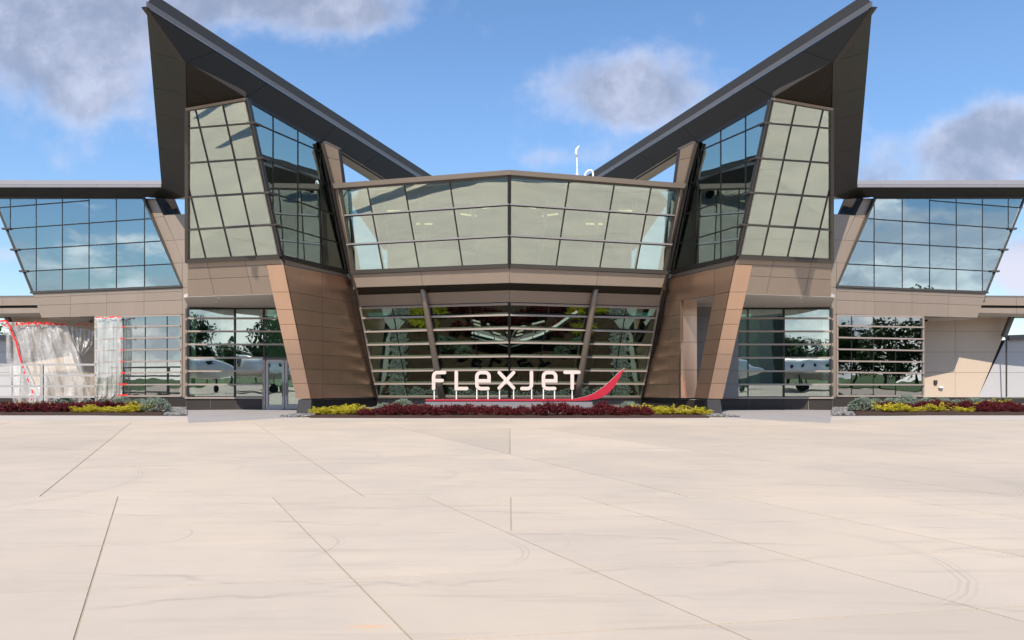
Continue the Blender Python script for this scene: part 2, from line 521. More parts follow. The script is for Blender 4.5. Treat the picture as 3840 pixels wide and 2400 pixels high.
def clipline(poly, p, q):
    ts = []
    d = (q[0] - p[0], q[1] - p[1])
    n = len(poly)
    for i in range(n):
        a, b = poly[i], poly[(i + 1) % n]
        e = (b[0] - a[0], b[1] - a[1])
        den = d[0] * e[1] - d[1] * e[0]
        if abs(den) < 1e-9:
            continue
        t = ((a[0] - p[0]) * e[1] - (a[1] - p[1]) * e[0]) / den
        s = ((a[0] - p[0]) * d[1] - (a[1] - p[1]) * d[0]) / den
        if -1e-6 <= s <= 1 + 1e-6:
            ts.append(t)
    if len(ts) < 2:
        return None
    lo, hi = min(ts), max(ts)
    if hi - lo < 1e-6:
        return None
    return (p[0] + d[0] * lo, p[1] + d[1] * lo), (p[0] + d[0] * hi, p[1] + d[1] * hi)


def inset(pts, g):
    """shrink a planar convex 3-D polygon by g metres"""
    if g == 0:
        return pts
    n = Vector((0, 0, 0))
    for i in range(len(pts)):
        n += pts[i].cross(pts[(i + 1) % len(pts)])
    n.normalize()
    ps = [p for i, p in enumerate(pts) if (p - pts[i - 1]).length > 0.02]
    if len(ps) < 3:
        return None
    c = sum(ps, Vector()) / len(ps)
    u = (ps[1] - ps[0]).normalized()
    v = n.cross(u)
    q = [((p - c).dot(u), (p - c).dot(v)) for p in ps]
    L = []
    for i in range(len(q)):
        a, b = q[i], q[(i + 1) % len(q)]
        d = (b[0] - a[0], b[1] - a[1])
        l = math.hypot(*d)
        nx, ny = -d[1] / l, d[0] / l
        if nx * (-a[0]) + ny * (-a[1]) < 0:
            nx, ny = -nx, -ny
        L.append((nx, ny, nx * a[0] + ny * a[1] + g))
    out = []
    for i in range(len(L)):
        a, b = L[i - 1], L[i]
        det = a[0] * b[1] - a[1] * b[0]
        if abs(det) < 1e-6:
            out.append(q[i]); continue
        out.append(((a[2] * b[1] - b[2] * a[1]) / det, (a[0] * b[2] - b[0] * a[2]) / det))
    if area2(out) * area2(q) <= 0 or abs(area2(out)) < 0.002:
        return None
    return [c + u * x + v * y for x, y in out]


SIDE = 1      # -1 while the right-hand half is built: the same design mirrored in X


class MB:
    """collects solids, then links them as one mesh object"""
    def __init__(s):
        s.v, s.f = [], []
    def prism(s, pts, d):
        k, n = len(s.v), len(pts)
        s.v += [p.copy() for p in pts] + [p + d for p in pts]
        s.f.append(list(range(k, k + n)))
        s.f.append(list(range(k + 2 * n - 1, k + n - 1, -1)))
        for i in range(n):
            j = (i + 1) % n
            s.f.append([k + i, k + n + i, k + n + j, k + j])
        return s
    def bar(s, a, b, w, n, front, back, up=None):
        """beam from a to b, w wide in the plane, from `front` out along n to `back` behind"""
        t = (b - a).normalized()
        u = t.cross(n).normalized() * (w / 2)
        pts = [a - u + n * front, b - u + n * front, b + u + n * front, a + u + n * front]
        return s.prism(pts, n * (-(front + back)))
    def box(s, x0, x1, y0, y1, z0, z1):
        return s.prism([Vector((x0, y0, z0)), Vector((x1, y0, z0)), Vector((x1, y0, z1)), Vector((x0, y0, z1))], Vector((0, y1 - y0, 0)))
    def tube(s, pts, rs, seg=12, caps=True):
        k = len(s.v)
        m = len(pts)
        if not hasattr(rs, '__len__'):
            rs = [rs] * m
        for i, p in enumerate(pts):
            t = (pts[min(i + 1, m - 1)] - pts[max(i - 1, 0)]).normalized()
            a = t.orthogonal().normalized() if abs(t.z) < 0.9 else Vector((1, 0, 0)).cross(t).normalized()
            if i > 0:
                a = (pa - t * pa.dot(t)).normalized()
            pa = a
            b = t.cross(a)
            for j in range(seg):
                w = 2 * math.pi * j / seg
                s.v.append(p + (a * math.cos(w) + b * math.sin(w)) * rs[i])
        for i in range(m - 1):
            for j in range(seg):
                j2 = (j + 1) % seg
                s.f.append([k + i * seg + j, k + i * seg + j2, k + (i + 1) * seg + j2, k + (i + 1) * seg + j])
        if caps:
            s.f.append([k + j for j in range(seg)][::-1])
            s.f.append([k + (m - 1) * seg + j for j in range(seg)])
        return s
    def build(s, name, m, parent=None, smooth=False, label=None, recalc=True):
        org = rootloc(parent)
        me = bpy.data.meshes.new(name)
        vs = [(v.x * SIDE - org.x, v.y - org.y, v.z - org.z) for v in s.v]
        me.from_pydata(vs, [], s.f)
        if recalc:
            bm = bmesh.new(); bm.from_mesh(me)
            bmesh.ops.recalc_face_normals(bm, faces=bm.faces)
            bm.to_mesh(me); bm.free()
        me.materials.append(M[m] if isinstance(m, str) else m)
        if smooth:
            for p in me.polygons:
                p.use_smooth = True
        o = bpy.data.objects.new(name, me)
        COL.objects.link(o)
        if parent:
            o.parent = parent
        if label:
            o['label'] = label
        return o


def rootloc(p):
    if p is None:
        return Vector((0, 0, 0))
    while p.parent:
        p = p.parent
    return p.location.copy()


def thing(name, label, cat, loc=(0, 0, 0), group=None, rz=0):
    o = bpy.data.objects.new(name, None)
    o.empty_display_size = 0.3
    COL.objects.link(o)
    o.location = loc
    o.rotation_euler = (0, 0, rz)
    o['label'] = label
    o['category'] = cat
    if group:
        o['group'] = group
    return o


def tag(o, label, cat, group=None):
    o['label'] = label
    o['category'] = cat
    if group:
        o['group'] = group
    return o


def struct(o):
    o['kind'] = 'structure'
    return o


def area3(pts):
    n = Vector()
    for i in range(1, len(pts) - 1):
        n += (pts[i] - pts[0]).cross(pts[i + 1] - pts[0])
    return n.length / 2


def cladding(pl, poly, cuts, m, parent, name='cladding', piece='panel', gap=0.008, th=0.04, back=0.16, jm='joint', label=None, off=0.0):
    """a backing wall with separate panels standing proud of it"""
    pts = [pl.hit(*p) - pl.n * (0.02 - off) for p in poly]
    bk = MB().prism(pts, pl.n * -back).build(name, jm, parent, label=label)
    for c in cells(poly, cuts):
        q = [pl.hit(*p) + pl.n * off for p in c]
        r = inset(q, gap)
        if r is None or area3(r) < 0.004:
            continue
        MB().prism(r, pl.n * -th).build(piece, m, bk)
    return bk


def edgebars(pl, poly, w, front, back, skip=()):
    b = MB()
    for i in range(len(poly)):
        if i in skip:
            continue
        b.bar(pl.hit(*poly[i]), pl.hit(*poly[(i + 1) % len(poly)]), w * (1 + 0.02 * i), pl.n, front + 0.003 * i, back)
    return b


def curtain(pl, poly, hcuts, vcuts, gm, parent, hm='black', vm='black', em='black', hw=0.05, vw=0.06, hfront=0.03, vfront=0.012,
            louvre=0.0, lm='frame', ew=0.12, fins=True, name='curtain_wall', tilt=0.004, skip=(), vpred=None, finm='pale', label=None, finw=0.07, find=0.26):
    fr = edgebars(pl, poly, ew, 0.04, 0.16, skip).build(name, em, parent, label=label)
    for c in cells(poly, [x for x in hcuts] + [x for x in vcuts]):
        q = [pl.hit(*p) for p in c]
        r = inset(q, 0.018)
        if r is None or area3(r) < 0.01:
            continue
        cen = sum(r, Vector()) / len(r)
        ax = Vector((random.uniform(-1, 1), random.uniform(-1, 1), random.uniform(-1, 1))).normalized()
        rot = Matrix.Rotation(random.gauss(0, tilt), 3, ax)
        r = [cen + rot @ (p - cen) for p in r]
        MB().prism(r, pl.n * -0.012).build('pane', gm, fr)
    for hc in hcuts:
        s = (hc[3], hc[4]) if len(hc) > 3 else clipline(poly, hc[0], hc[1])
        if not s:
            continue
        a, b = pl.hit(*s[0]), pl.hit(*s[1])
        if louvre:
            MB().bar(a, b, 0.035, pl.n, 0.012, 0.10).build('rail', hm, fr)
            t = (b - a).normalized()
            up = Vector((0, 0, 1))
            out = t.cross(up).normalized()
            if out.y > 0: out = -out
            h = up * 0.042
            MB().prism([a + out * 0.02 - h, b + out * 0.02 - h, b + out * (0.02 + louvre) - h * 0.9, a + out * (0.02 + louvre) - h * 0.9], h * 1.9).build('louvre', lm, fr)
        else:
            MB().bar(a, b, hw, pl.n, hfront, 0.12).build('rail', hm, fr)
    for vc in vcuts:
        s = (vc[3], vc[4]) if len(vc) > 3 else clipline(poly, vc[0], vc[1])
        if not s:
            continue
        a, b = pl.hit(*s[0]), pl.hit(*s[1])
        MB().bar(a, b, vw, pl.n, vfront, 0.02).build('mullion', vm, fr)
        if fins:
            MB().bar(a, b, finw, pl.n, -0.024, find).build('fin', finm, fr)
    return fr


def quad(name, pts, m, parent, th, label=None):
    return MB().prism(pts, th).build(name, m, parent, label=label)


# ------------------------------------------------------------------ ground
base_plane = MB().prism([Vector((-2500, -2500, -0.5)), Vector((2500, -2500, -0.5)), Vector((2500, 2500, -0.5)), Vector((-2500, 2500, -0.5))], Vector((0, 0, 0.44)))
struct(base_plane.build('ground', 'grass'))
APR = MB().prism([Vector((-75, -62, -0.055)), Vector((75, -62, -0.055)), Vector((75, 27.6, -0.055)), Vector((-75, 27.6, -0.055))], Vector((0, 0, 0.049))).build('apron', 'cjoint')
struct(APR)


def gpx(px, py):
    d = EYE * F / (py - CY)
    return ((px - CX) / F * d, d)


def gline(a, b):
    return gpx(*a), gpx(*b)


def slabs(x0, x1, y0, y1, A, Bl, gap=0.012, mid=None):
    poly = [(x0, y0), (x1, y0), (x1, y1), (x0, y1)]
    n = 0
    cs = []
    for c in cells(poly, A + Bl):
        ax = [p[0] for p in c]; cy_ = sum(p[1] for p in c) / len(c)
        if mid and min(ax) < 0.02 < max(ax) and mid[0] < cy_ < mid[1]:
            cs += split(c, (0.02, 0), (0.02, 10))
        else:
            cs.append(c)
    for c in cs:
        r = inset([Vector((p[0], p[1], 0)) for p in c], gap)
        if r is None:
            continue
        MB().prism(r, Vector((0, 0, -0.05))).build('slab', 'concrete', APR)
        n += 1
    return n


# the joints of the near pour, then of the pour by the building
dA = (-math.sin(R(28)), math.cos(R(28)))
lx = [(gpx(338, 2200)[0] + 2.06 * k, 5.1) for k in range(-5, 8)]
A1 = [((x, y), (x + dA[0], y + dA[1])) for x, y in lx] 
B1 = [((0, y), (math.cos(R(-8.5)) * 1, y + math.sin(R(8.5)))) for y in (0.9, 2.5, 4.12, 5.5, 6.95, 8.4, 10.1)]
SPL = 8.95
nA = slabs(-12, 12, 1.4, SPL, A1, B1, 0.0075, (6.9, 9.0))
dA2 = (-math.sin(R(25.8)), math.cos(R(25.8)))
x2 = gpx(1920, 1705)
lx2 = [(x2[0] + 4.35 * k, x2[1]) for k in range(-6, 8)]
A2 = [((x, y), (x + dA2[0], y + dA2[1])) for x, y in lx2]
B2 = [((0, y), (1, y + 0.17)) for y in (5.5, 8.9, 13.9, 21.0, 24.2)]
slabs(-26, 26, SPL, 23.9, A2, B2, 0.010, (13, 22))
for (a, b, c, d) in [(-75, -26, SPL, 23.9), (26, 75, SPL, 23.9), (-75, -12, 1.4, SPL), (12, 75, 1.4, SPL)]:
    slabs(a, b, c, d, [((x, 0), (x, 1)) for x in range(int(a) + 6, int(b), 12)], [], 0.012)
slabs(-75, 75, -62, 1.4, [((x, 0), (x, 1)) for x in range(-60, 75, 15)], [((0, y), (1, y)) for y in range(-50, 0, 12)], 0.012)
# pale strip of apron next to the kerb
KERB = 23.9
slabs(-75, 75, KERB, 25.0, [((x, 0), (x + 0.0, 1)) for x in (-45, -30, -20, -10, 0.05, 10, 20, 30, 45)], [], 0.008)
BED_C, BED_S = 26.1, 28.0
kb = MB()
wal = struct(MB().prism([Vector((-75, 25.0, -0.06)), Vector((75, 25.0, -0.06)), Vector((75, 45, -0.06)), Vector((-75, 45, -0.06))], Vector((0, 0, 0.045))).build('pavement', 'walk'))
# kerb strip along the beds: bowed towards the middle, laid in lengths
def bowed(x):
    ax = abs(x)
    if ax < 8.0: return BED_C + 0.18 * (ax / 8.0) ** 2
    if ax < 14.2: return 26.28 + (ax - 8.0) / 6.2 * 1.3
    return BED_S
xs = [-40, -34, -28, -22, -17.6, -12.9, -8.6, -4.3, 0, 4.3, 8.6, 12.9, 17.6, 22, 28, 34, 40]
for i in range(len(xs) - 1):
    a, b = xs[i], xs[i + 1]
    pts = [Vector((a, 25.0, 0)), Vector((b, 25.0, 0)), Vector((b, bowed(b), 0)), Vector((a, bowed(a), 0))]
    r = inset(pts, 0.006)
    MB().prism(r, Vector((0, 0, -0.05))).build('kerb_length', 'kerb', wal)
# entrance walks: grey slabs running out to the apron
for s in (-1, 1):
    P = [Vector((s * gpx(px_, py_)[0], gpx(px_, py_)[1], 0)) for px_, py_ in ((698, 1536), (700, 1557), (706, 1586), (900, 1577), (1095, 1566), (1185, 1553), (1185, 1536))]
    poly = [(p.x, p.y) for p in P]
    for c in cells(poly, [((0, 28.6), (1, 28.6)), ((0, 30.9), (1, 30.9)), ((s * -12.1, 0), (s * -12.1, 1))]):
        r = inset([Vector((p[0], p[1], 0.006)) for p in c], 0.006)
        if r: MB().prism(r, Vector((0, 0, -0.04))).build('walk_slab', 'walk', wal)

# ------------------------------------------------------------------ the building
BLD = thing('terminal_building', 'tan and copper clad terminal with two upswept prow towers and leaning glass walls', 'building', (0, 33, 0))

Cb = at(1165, 1495, 29.4)
Ct = at(922, 372, 24.8)
TL = Plane(Cb, Ct, at(700, 975, 27.8))
TR = Plane(Cb, Ct, at(1410, 1490, 33.6))
CU = Plane(at(1910, 1003, 28.0), at(1910, 655, 26.95), at(1325, 1020, 28.0 * 1.066))
CL = Plane(at(1910, 1490, 31.5), at(1910, 1133, 29.0), at(1415, 1490, 33.6))
W0, W1 = at(690, 1400, 35.5), at(115, 1400, 38.3)
WP = Plane(W0, W1, W0 + Vector((0, 0, 3)))
_wa, _wb = WP.hit(682, 1073), WP.hit(121, 1095)
WG = Plane(_wa, _wb, _wa + Vector((WP.n.x, WP.n.y, 0)) * math.tan(R(2.2)) + Vector((0, 0, 1)))
EA = Plane(at(705, 1400, 32.5), at(881, 1400, 32.95), at(705, 1200, 32.5))
EB = Plane(at(881, 1400, 32.95), at(1100, 1400, 32.95), at(881, 1200, 32.95))
Aap = at(548, 24, 21.0)
E0 = TR.hit(1207, 532)
P1 = Plane(Ct, E0, Aap)
eave = 33.5
Bp = P1.hit(697, 233)
WE = Plane(W0 + WP.n * 0.95, W1 + WP.n * 0.95, W0 + WP.n * 0.95 + Vector((0, 0, 3)))
P3 = Plane(Aap, Bp, WE.hit(606, 703))
P2 = Plane(Bp, Ct, TL.hit(704, 410))
END = Plane(TR.hit(1303, 1020), TR.hit(1412, 1490), TR.hit(1303, 1020) + Vector((1, 0, 0)))
RW = Plane(at(100, 1400, 41), at(300, 1400, 40.6), at(100, 1200, 41))
UPV = Vector((0, 0, 1))


def half(side):
    global SIDE
    SIDE = side
    left = side == 1
    # ---------------- tower: left-hand (outer) glass face
    hc = [((700, 482), (945, 462)), ((700, 612), (972, 594)), ((700, 740), (1000, 722)), ((700, 862), (1027, 842))]
    vc = [((718, 746), (772, 971)), ((733, 410), (867, 964)), ((836, 397), (961, 958))]
    curtain(TL, [(704, 412), (925, 373), (1050, 960), (704, 976)], hc, vc, 'glass_up', BLD, hm='fascia_dark', hw=0.07, hfront=0.10, em='dark', ew=0.13, vw=0.07, fins=False,
            label='tower glass face turned to the apron')
    # ---------------- tower: inner glass face
    hc = [((971, 468), (1209, 571)), ((1000, 600), (1230, 688)), ((1000, 716), (1252, 804)), ((1029, 842), (1273, 912))]
    vc = [((x, 300), (x, 1000)) for x in (1024, 1117, 1202)]
    curtain(TR, [(927, 374), (1203, 533), (1301, 1018), (1053, 961)], hc, vc, 'glass_side', BLD, hw=0.05, em='black', ew=0.14, finw=0.10, find=0.3,
            label='tower glass face turned to the middle of the building')
    # rail ends that stand proud at the tower corner
    for (x, y) in ((945, 461), (975, 592), (1000, 722), (1028, 842)):
        a = TL.hit(x - 14, y + 1) + TL.n * 0.12
        b = TR.hit(x + 3, y) + TR.n * 0.10 + TL.n * 0.05
        c = TR.hit(x + 30, y + 11) + TR.n * 0.08
        MB().tube([a, b, c], 0.045, 6).build('rail_cap', 'dark', BLD)
    # corner post down the prow
    MB().tube([TL.hit(925, 374) - TL.n * 0.02, TL.hit(1050, 960) - TL.n * 0.02], 0.075, 8).build('corner_post', 'black', BLD)
    MB().bar(TL.hit(702, 408), TL.hit(702, 985), 0.14, TL.n, 0.06, 0.3).build('edge_post', 'dark', BLD)
    # ---------------- tower: base bands and cladding
    MB().bar(TL.hit(701, 981), TL.hit(1052, 965), 0.13, TL.n, 0.09, 0.12).build('sill', 'dark', BLD)
    MB().bar(TR.hit(1052, 965), TR.hit(1303, 1024), 0.10, TR.n, 0.08, 0.12).build('sill', 'black', BLD)
    cladding(TL, [(703, 987), (1053, 970), (1063, 990), (998, 993), (703, 1006)], [((776, 983), (805, 1112)), ((918, 978), (948, 1107))], 'tan', BLD)
    cladding(TL, [(703, 1006), (998, 993), (1024, 1103), (703, 1113)],
             [((700, 1049), (1007, 1035)), ((776, 983), (805, 1112)), ((918, 978), (948, 1107))], 'tan', BLD)
    cladding(TR, [(1056, 970), (1303, 1029), (1307, 1042), (1063, 991)], [], 'band', BLD, name='band')
    # copper front strip of the pier
    ys = (1095, 1160, 1216, 1273, 1328, 1384, 1438)
    cladding(TL, [(998, 994), (1063, 991), (1165, 1495), (1110, 1496)], [((900, y), (1200, y)) for y in ys], 'copper', BLD, name='pier_front', back=0.05, jm='copperjoint')
    hcop = [((1086, 1094), (1343, 1137)), ((1099, 1158), (1356, 1191)), ((1111, 1216), (1365, 1241)), ((1125, 1273), (1374, 1292)),
            ((1136, 1328), (1383, 1341)), ((1147, 1384), (1396, 1392)), ((1159, 1439), (1407, 1443))]
    if left:
        cladding(TR, [(1063, 992), (1318, 1044), (1412, 1490), (1165, 1495)], hcop + [((1210, 900), (1210, 1600))], 'copper', BLD, name='pier_side', back=0.12, jm='copperjoint')
    else:
        cladding(TR, [(1267, 1034), (1318, 1044), (1412, 1490), (1267, 1493)], hcop + [((1314, 1000), (1314, 1500))], 'copper', BLD, name='pier_side', back=0.12, jm='copperjoint')
        cladding(TR, [(1063, 992), (1267, 1034), (1267, 1128), (1142, 1106), (1086, 1094)], [((1140, 900), (1140, 1600))], 'copper', BLD, name='pier_side', back=0.12, jm='copperjoint')
        cladding(TR, [(1086, 1095), (1142, 1106), (1217, 1493), (1165, 1495)], hcop[1:], 'copper', BLD, name='pier_side', back=0.12, jm='copperjoint')
        # inside of the open portal
        a = TR.hit(1267, 1300)
        IN = Plane(Vector((a.x, a.y, 0)), Vector((a.x, a.y, 3)), Vector((a.x - 1, a.y + 0.15, 0)))
        cladding(IN, [(1206, 1118), (1267, 1126), (1267, 1493), (1206, 1493)], [((1200, y), (1300, y)) for y in (1181, 1283, 1387)], 'copper', BLD, name='portal_wall')
        GP = Plane(at(1208, 1400, 32.7), at(1100, 1400, 32.7), at(1208, 1200, 32.7))
        cladding(GP, [(1050, 1120), (1216, 1128), (1216, 1493), (1050, 1493)], [((1000, y), (1300, y)) for y in (1184, 1234, 1284, 1336, 1390, 1440)] + [((1140, 1000), (1140, 1500))], 'bluegrey', BLD, name='portal_wall')
    # stone under the pier
    g0, g1 = TL.hit(1119, 1498), TL.hit(1168, 1498)
    h0, h1 = at(1111, 1551, g0.y - .02), at(1164, 1551, g1.y - .02)
    MB().prism([g0, g1, h1, h0], Vector((0.0, 0.9, 0))).build('pier_stone', 'pierstone', BLD)
    SB = Plane(at(1165, 1550, 29.7), at(1412, 1534, 33.85), at(1165, 1450, 29.7))
    cladding(SB, [(1168, 1500), (1413, 1492), (1413, 1534.5), (1168, 1550)], [((x, 1400), (x, 1600)) for x in (1225, 1290, 1352)], 'stone', BLD, name='stone_base', piece='stone', jm='mortar', back=0.3, gap=0.009)
    # tan return and dark column between tower and centre
    cladding(END, [(1209, 533), (1269, 562), (1288, 704), (1248, 700)], [((1200, 583), (1300, 607))], 'tan', BLD, name='end_wall', back=0.5, gap=0.01)
    MB().prism([END.hit(1244, 696), END.hit(1290, 700), END.hit(1352, 1030), END.hit(1430, 1492), END.hit(1408, 1492), END.hit(1312, 1030)], Vector((0, 0.25, 0))).build('corner_column', 'band', BLD)
    MB().bar(END.hit(1248, 700) - Vector((0, 0.10, 0)), END.hit(1318, 1040) - Vector((0, 0.1, 0)), 0.10, END.n, 0.05, 0.05).build('edge_trim', 'black', BLD)
    MB().bar(END.hit(1318, 1042) - Vector((0, 0.10, 0)), END.hit(1416, 1492) - Vector((0, 0.1, 0)), 0.07, END.n, 0.05, 0.05).build('edge_trim', 'black', BLD)
    MB().bar(END.hit(1211, 540) - Vector((0, 0.1, 0)), END.hit(1252, 700) - Vector((0, 0.1, 0)), 0.12, END.n, 0.03, 0.05).build('edge_trim', 'dark', BLD)
    # ---------------- centre: upper glass
    q = [CU.hit(1262, 700), CU.hit(1325, 1020), CU.hit(1338, 1078)]
    MB().prism([q[0], q[1], q[2], Vector((q[2].x - .35, END.p.y + .2, q[2].z)), Vector((q[1].x - .45, END.p.y + .1, q[1].z)), Vector((q[0].x - .25, END.p.y - .3, q[0].z))], Vector((0.06, 0, 0))).build('side_return', 'tan', BLD)
    hc = [((1295, 810), (1910, 768)), ((1303, 919), (1910, 885))]
    vc = [((1378, 703), (1436, 1011)), ((1516, 691), (1571, 1006)), ((1686, 677), (1734, 997))]
    curtain(CU, [(1277, 709), (1909, 661), (1909, 993), (1329, 1017)], hc, vc, 'glass_up', BLD, hm='black', hw=0.10, hfront=0.03, em='dark', ew=0.10, skip=(1,), finm='pale', find=0.16,  # black rails widened to paint a shadow line under the silver caps
            label='leaning glass wall of the bridge-like middle')
    for p_, q_ in hc:
        MB().bar(CU.hit(p_[0], p_[1] - 3), CU.hit(q_[0] - .1, q_[1] - 3), 0.055, CU.n, 0.13, -0.031).build('rail_cap', 'silver', BLD)
    # its roof edge, fascia, soffit
    tp = [CU.hit(1255, 706), CU.hit(1909.9, 655), CU.hit(1909.9, 637), CU.hit(1250, 688)]
    MB().prism([p + Vector((0, -0.14, -0.04)) for p in tp], Vector((0, 0.6, 0))).build('roof_edge', 'band', BLD)
    MB().bar(CU.hit(1318, 1022), CU.hit(1909, 998), 0.11, CU.n, 0.09, 0.1).build('sill', 'dark', BLD)
    cladding(CU, [(1322, 1029), (1909.9, 1004), (1909.9, 1061), (1338, 1078)], [((1578, 1018), (1584, 1069))], 'tan', BLD, name='fascia_wall', back=0.3)
    s0, s1 = CU.hit(1338, 1079), CU.hit(1909.9, 1062)
    s2, s3 = CL.hit(1909.9, 1088), CL.hit(1345, 1106)
    MB().prism([s0, s1, s2, s3], Vector((0, 0, 0.08))).build('soffit', 'soffit', BLD)
    # ---------------- centre: lower wall
    cladding(CL, [(1342, 1106), (1909.9, 1088), (1909.9, 1133), (1350, 1149)], [((1578, 1018), (1590, 1120))], 'tan', BLD, name='lower_fascia', back=0.3)
    lou = [((1363, 1194), (1909, 1182)), ((1373, 1245), (1909, 1232)), ((1383, 1294), (1909, 1285)), ((1393, 1342), (1909, 1337)), ((1401, 1392), (1909, 1387)), ((1411, 1440), (1909, 1438))]
    vc = [((1471, 1153), (1528, 1480)), ((1613, 1147), (1669, 1482)), ((1760, 1145), (1817, 1488))]
    curtain(CL, [(1353, 1155), (1909, 1139), (1909, 1487), (1416, 1488)], lou, vc, 'glass_low', BLD, em='frame', ew=0.10, skip=(1,), louvre=0.09, vw=0.05, finm='black', find=0.1, finw=0.05,
            label='leaning ground floor glass wall with louvres in the middle')
    MB().bar(CL.hit(1607, 1147), CL.hit(1663, 1486), 0.09, CL.n, 0.12, 0.05).build('inner_frame', 'frame', BLD)
    ct, cb = at(1583, 1071, 29.55), at(1657, 1497, 32.2)
    MB().tube([ct.lerp(cb, k / 6) for k in range(7)], [0.125 + 0.04 * k / 6 for k in range(7)], 18).build('round_column', 'frame' if 0 else 'band', BLD, smooth=True)
    SC1 = Plane(at(1909, 1540, 31.75), at(1416, 1532, 33.85), at(1909, 1440, 31.75))
    cladding(SC1, [(1413, 1492), (1909.9, 1492), (1909.9, 1542), (1413, 1534)], [((x, 1400), (x, 1600)) for x in (1455, 1523, 1587, 1650, 1730, 1820)], 'stone2', BLD, name='stone_base', piece='stone', jm='mortar', back=0.3, gap=0.009)
    # ---------------- entrance under the tower
    t0, t1 = TL.hit(703, 1114), TL.hit(1030, 1103)
    sof = MB().prism([t0, t1, Vector((t1.x + 0.8, 33.1, t1.z)), Vector((-15.9, 33.1, t0.z)), Vector((t0.x - .3, t0.y + .3, t0.z))], Vector((0, 0, 0.15))).build('entrance_soffit', 'soffit_white', BLD)
    if not left:
        a1, a2 = TR.hit(1142, 1106), TR.hit(1267, 1128)
        MB().prism([t1, a1 + Vector((0, .3, 0)), a2 + Vector((0, .3, 0)), a2 + Vector((0, 1.5, 0)), Vector((t1.x + 0.8, 33.1, t1.z))], Vector((0, 0, 0.12))).build('portal_soffit', 'soffit_white', BLD)
    for lx_, ly_ in ((820, 1113.5), (812, 1127)):
        k = at(lx_, ly_, 30.3 if ly_ > 1120 else 28.9); k.z = t0.z - 0.01
        MB().tube([k, k + Vector((0, 0, 0.03))], 0.06, 12).build('downlight', 'white', sof)
    loe = [((0, y), (10, y)) for y in (1194, 1243, 1292, 1342, 1392, 1442)]
    # head beam
    MB().prism([EA.hit(700, 1146), EA.hit(881, 1148), EA.hit(881, 1158), EA.hit(700, 1157)], Vector((0, 0.3, 0))).build('head_beam', 'dark', BLD)
    MB().prism([EB.hit(881, 1148), EB.hit(1110, 1148), EB.hit(1110, 1158), EB.hit(881, 1158)], Vector((0, 0.3, 0))).build('head_beam', 'dark', BLD)
    curtain(EA, [(706, 1158), (881, 1158), (881, 1489), (706, 1489)], loe, [], 'glass_gr', BLD, em='black', ew=0.08, louvre=0.10, tilt=0.0025,
            label='ground floor glazing beside the outer edge of the tower')
    if left:
        curtain(EB, [(881, 1158), (990, 1158), (990, 1489), (881, 1489)], loe, [], 'glass_gr', BLD, em='black', ew=0.07, louvre=0.10, tilt=0.0025)
        curtain(EB, [(990, 1158), (1150, 1158), (1150, 1340), (990, 1340)], loe[:3], [], 'glass_gr', BLD, em='black', ew=0.07, louvre=0.10, tilt=0.0025)
        MB().prism([EB.hit(986, 1341), EB.hit(1150, 1341), EB.hit(1150, 1349), EB.hit(986, 1349)], Vector((0, -0.06, 0))).build('transom', 'dark', BLD)
        MB().prism([EB.hit(986, 1349), EB.hit(996, 1349), EB.hit(996, 1537), EB.hit(986, 1537)], Vector((0, -0.07, 0))).build('door_jamb', 'frame', BLD)
        for (a, b, hx) in ((998, 1068, 1062), (1070, 1140, 1076)):
            d = edgebars(EB, [(a + 5, 1354), (b - 5, 1354), (b - 5, 1532), (a + 5, 1532)], 0.12, 0.05, 0.05)
            d.prism([EB.hit(a, 1518) + Vector((0, -0.045, 0)), EB.hit(b, 1518) + Vector((0, -0.045, 0)), EB.hit(b, 1537) + Vector((0, -0.045, 0)), EB.hit(a, 1537) + Vector((0, -0.045, 0))], Vector((0, 0.09, 0)))
            dr = d.build('door', 'rail', BLD)
            MB().prism(inset([EB.hit(a + 8, 1358), EB.hit(b - 8, 1358), EB.hit(b - 8, 1517), EB.hit(a + 8, 1517)], 0.01), Vector((0, 0.012, 0))).build('pane', 'glass_gr', dr)
            p = EB.hit(hx, 1435) + Vector((0, -0.12, 0)); q = EB.hit(hx, 1483) + Vector((0, -0.12, 0))
            MB().tube([p + Vector((0, .08, 0)), p, q, q + Vector((0, .08, 0))], 0.016, 8).build('handle', 'black', dr)
        sx = 985
    else:
        curtain(EB, [(881, 1158), (1150, 1158), (1150, 1489), (881, 1489)], loe, [((1015, 1100), (1015, 1500))], 'glass_gr', BLD, em='black', ew=0.07, louvre=0.10, tilt=0.004, finw=0.05)
        sx = 1150
    MB().prism([EA.hit(697, 1489), EA.hit(881, 1489), EA.hit(881, 1495), EA.hit(697, 1495)], Vector((0, -0.12, 0))).build('sill', 'frame', BLD)
    MB().prism([EB.hit(881, 1489), EB.hit(sx + 3, 1489), EB.hit(sx + 3, 1495), EB.hit(881, 1495)], Vector((0, -0.12, 0))).build('sill', 'frame', BLD)
    cladding(EA, [(699, 1495), (881, 1495), (881, 1537), (699, 1537.5)], [((789, 1400), (789, 1600))], 'stone', BLD, name='stone_base', piece='stone', jm='mortar', back=0.3, gap=0.008, off=0.05)
    cladding(EB, [(881, 1495), (sx, 1495), (sx, 1537), (881, 1537)], [] if left else [((1100, 1400), (1100, 1600)), ((1010, 1400), (1010, 1600))], 'stone', BLD, name='stone_base', piece='stone', jm='mortar', back=0.3, gap=0.008, off=0.05)
    # slatted edge post where louvres end at the outer jamb
    for y in (1175, 1219, 1268, 1317, 1367, 1417, 1466):
        MB().prism([EA.hit(697, y - 18) + Vector((0, -0.05, 0)), EA.hit(705, y - 18) + Vector((0, -0.05, 0)), EA.hit(705, y + 18) + Vector((0, -0.05, 0)), EA.hit(697, y + 18) + Vector((0, -0.05, 0))], Vector((0, 0.4, 0))).build('jamb_block', 'dark', BLD)
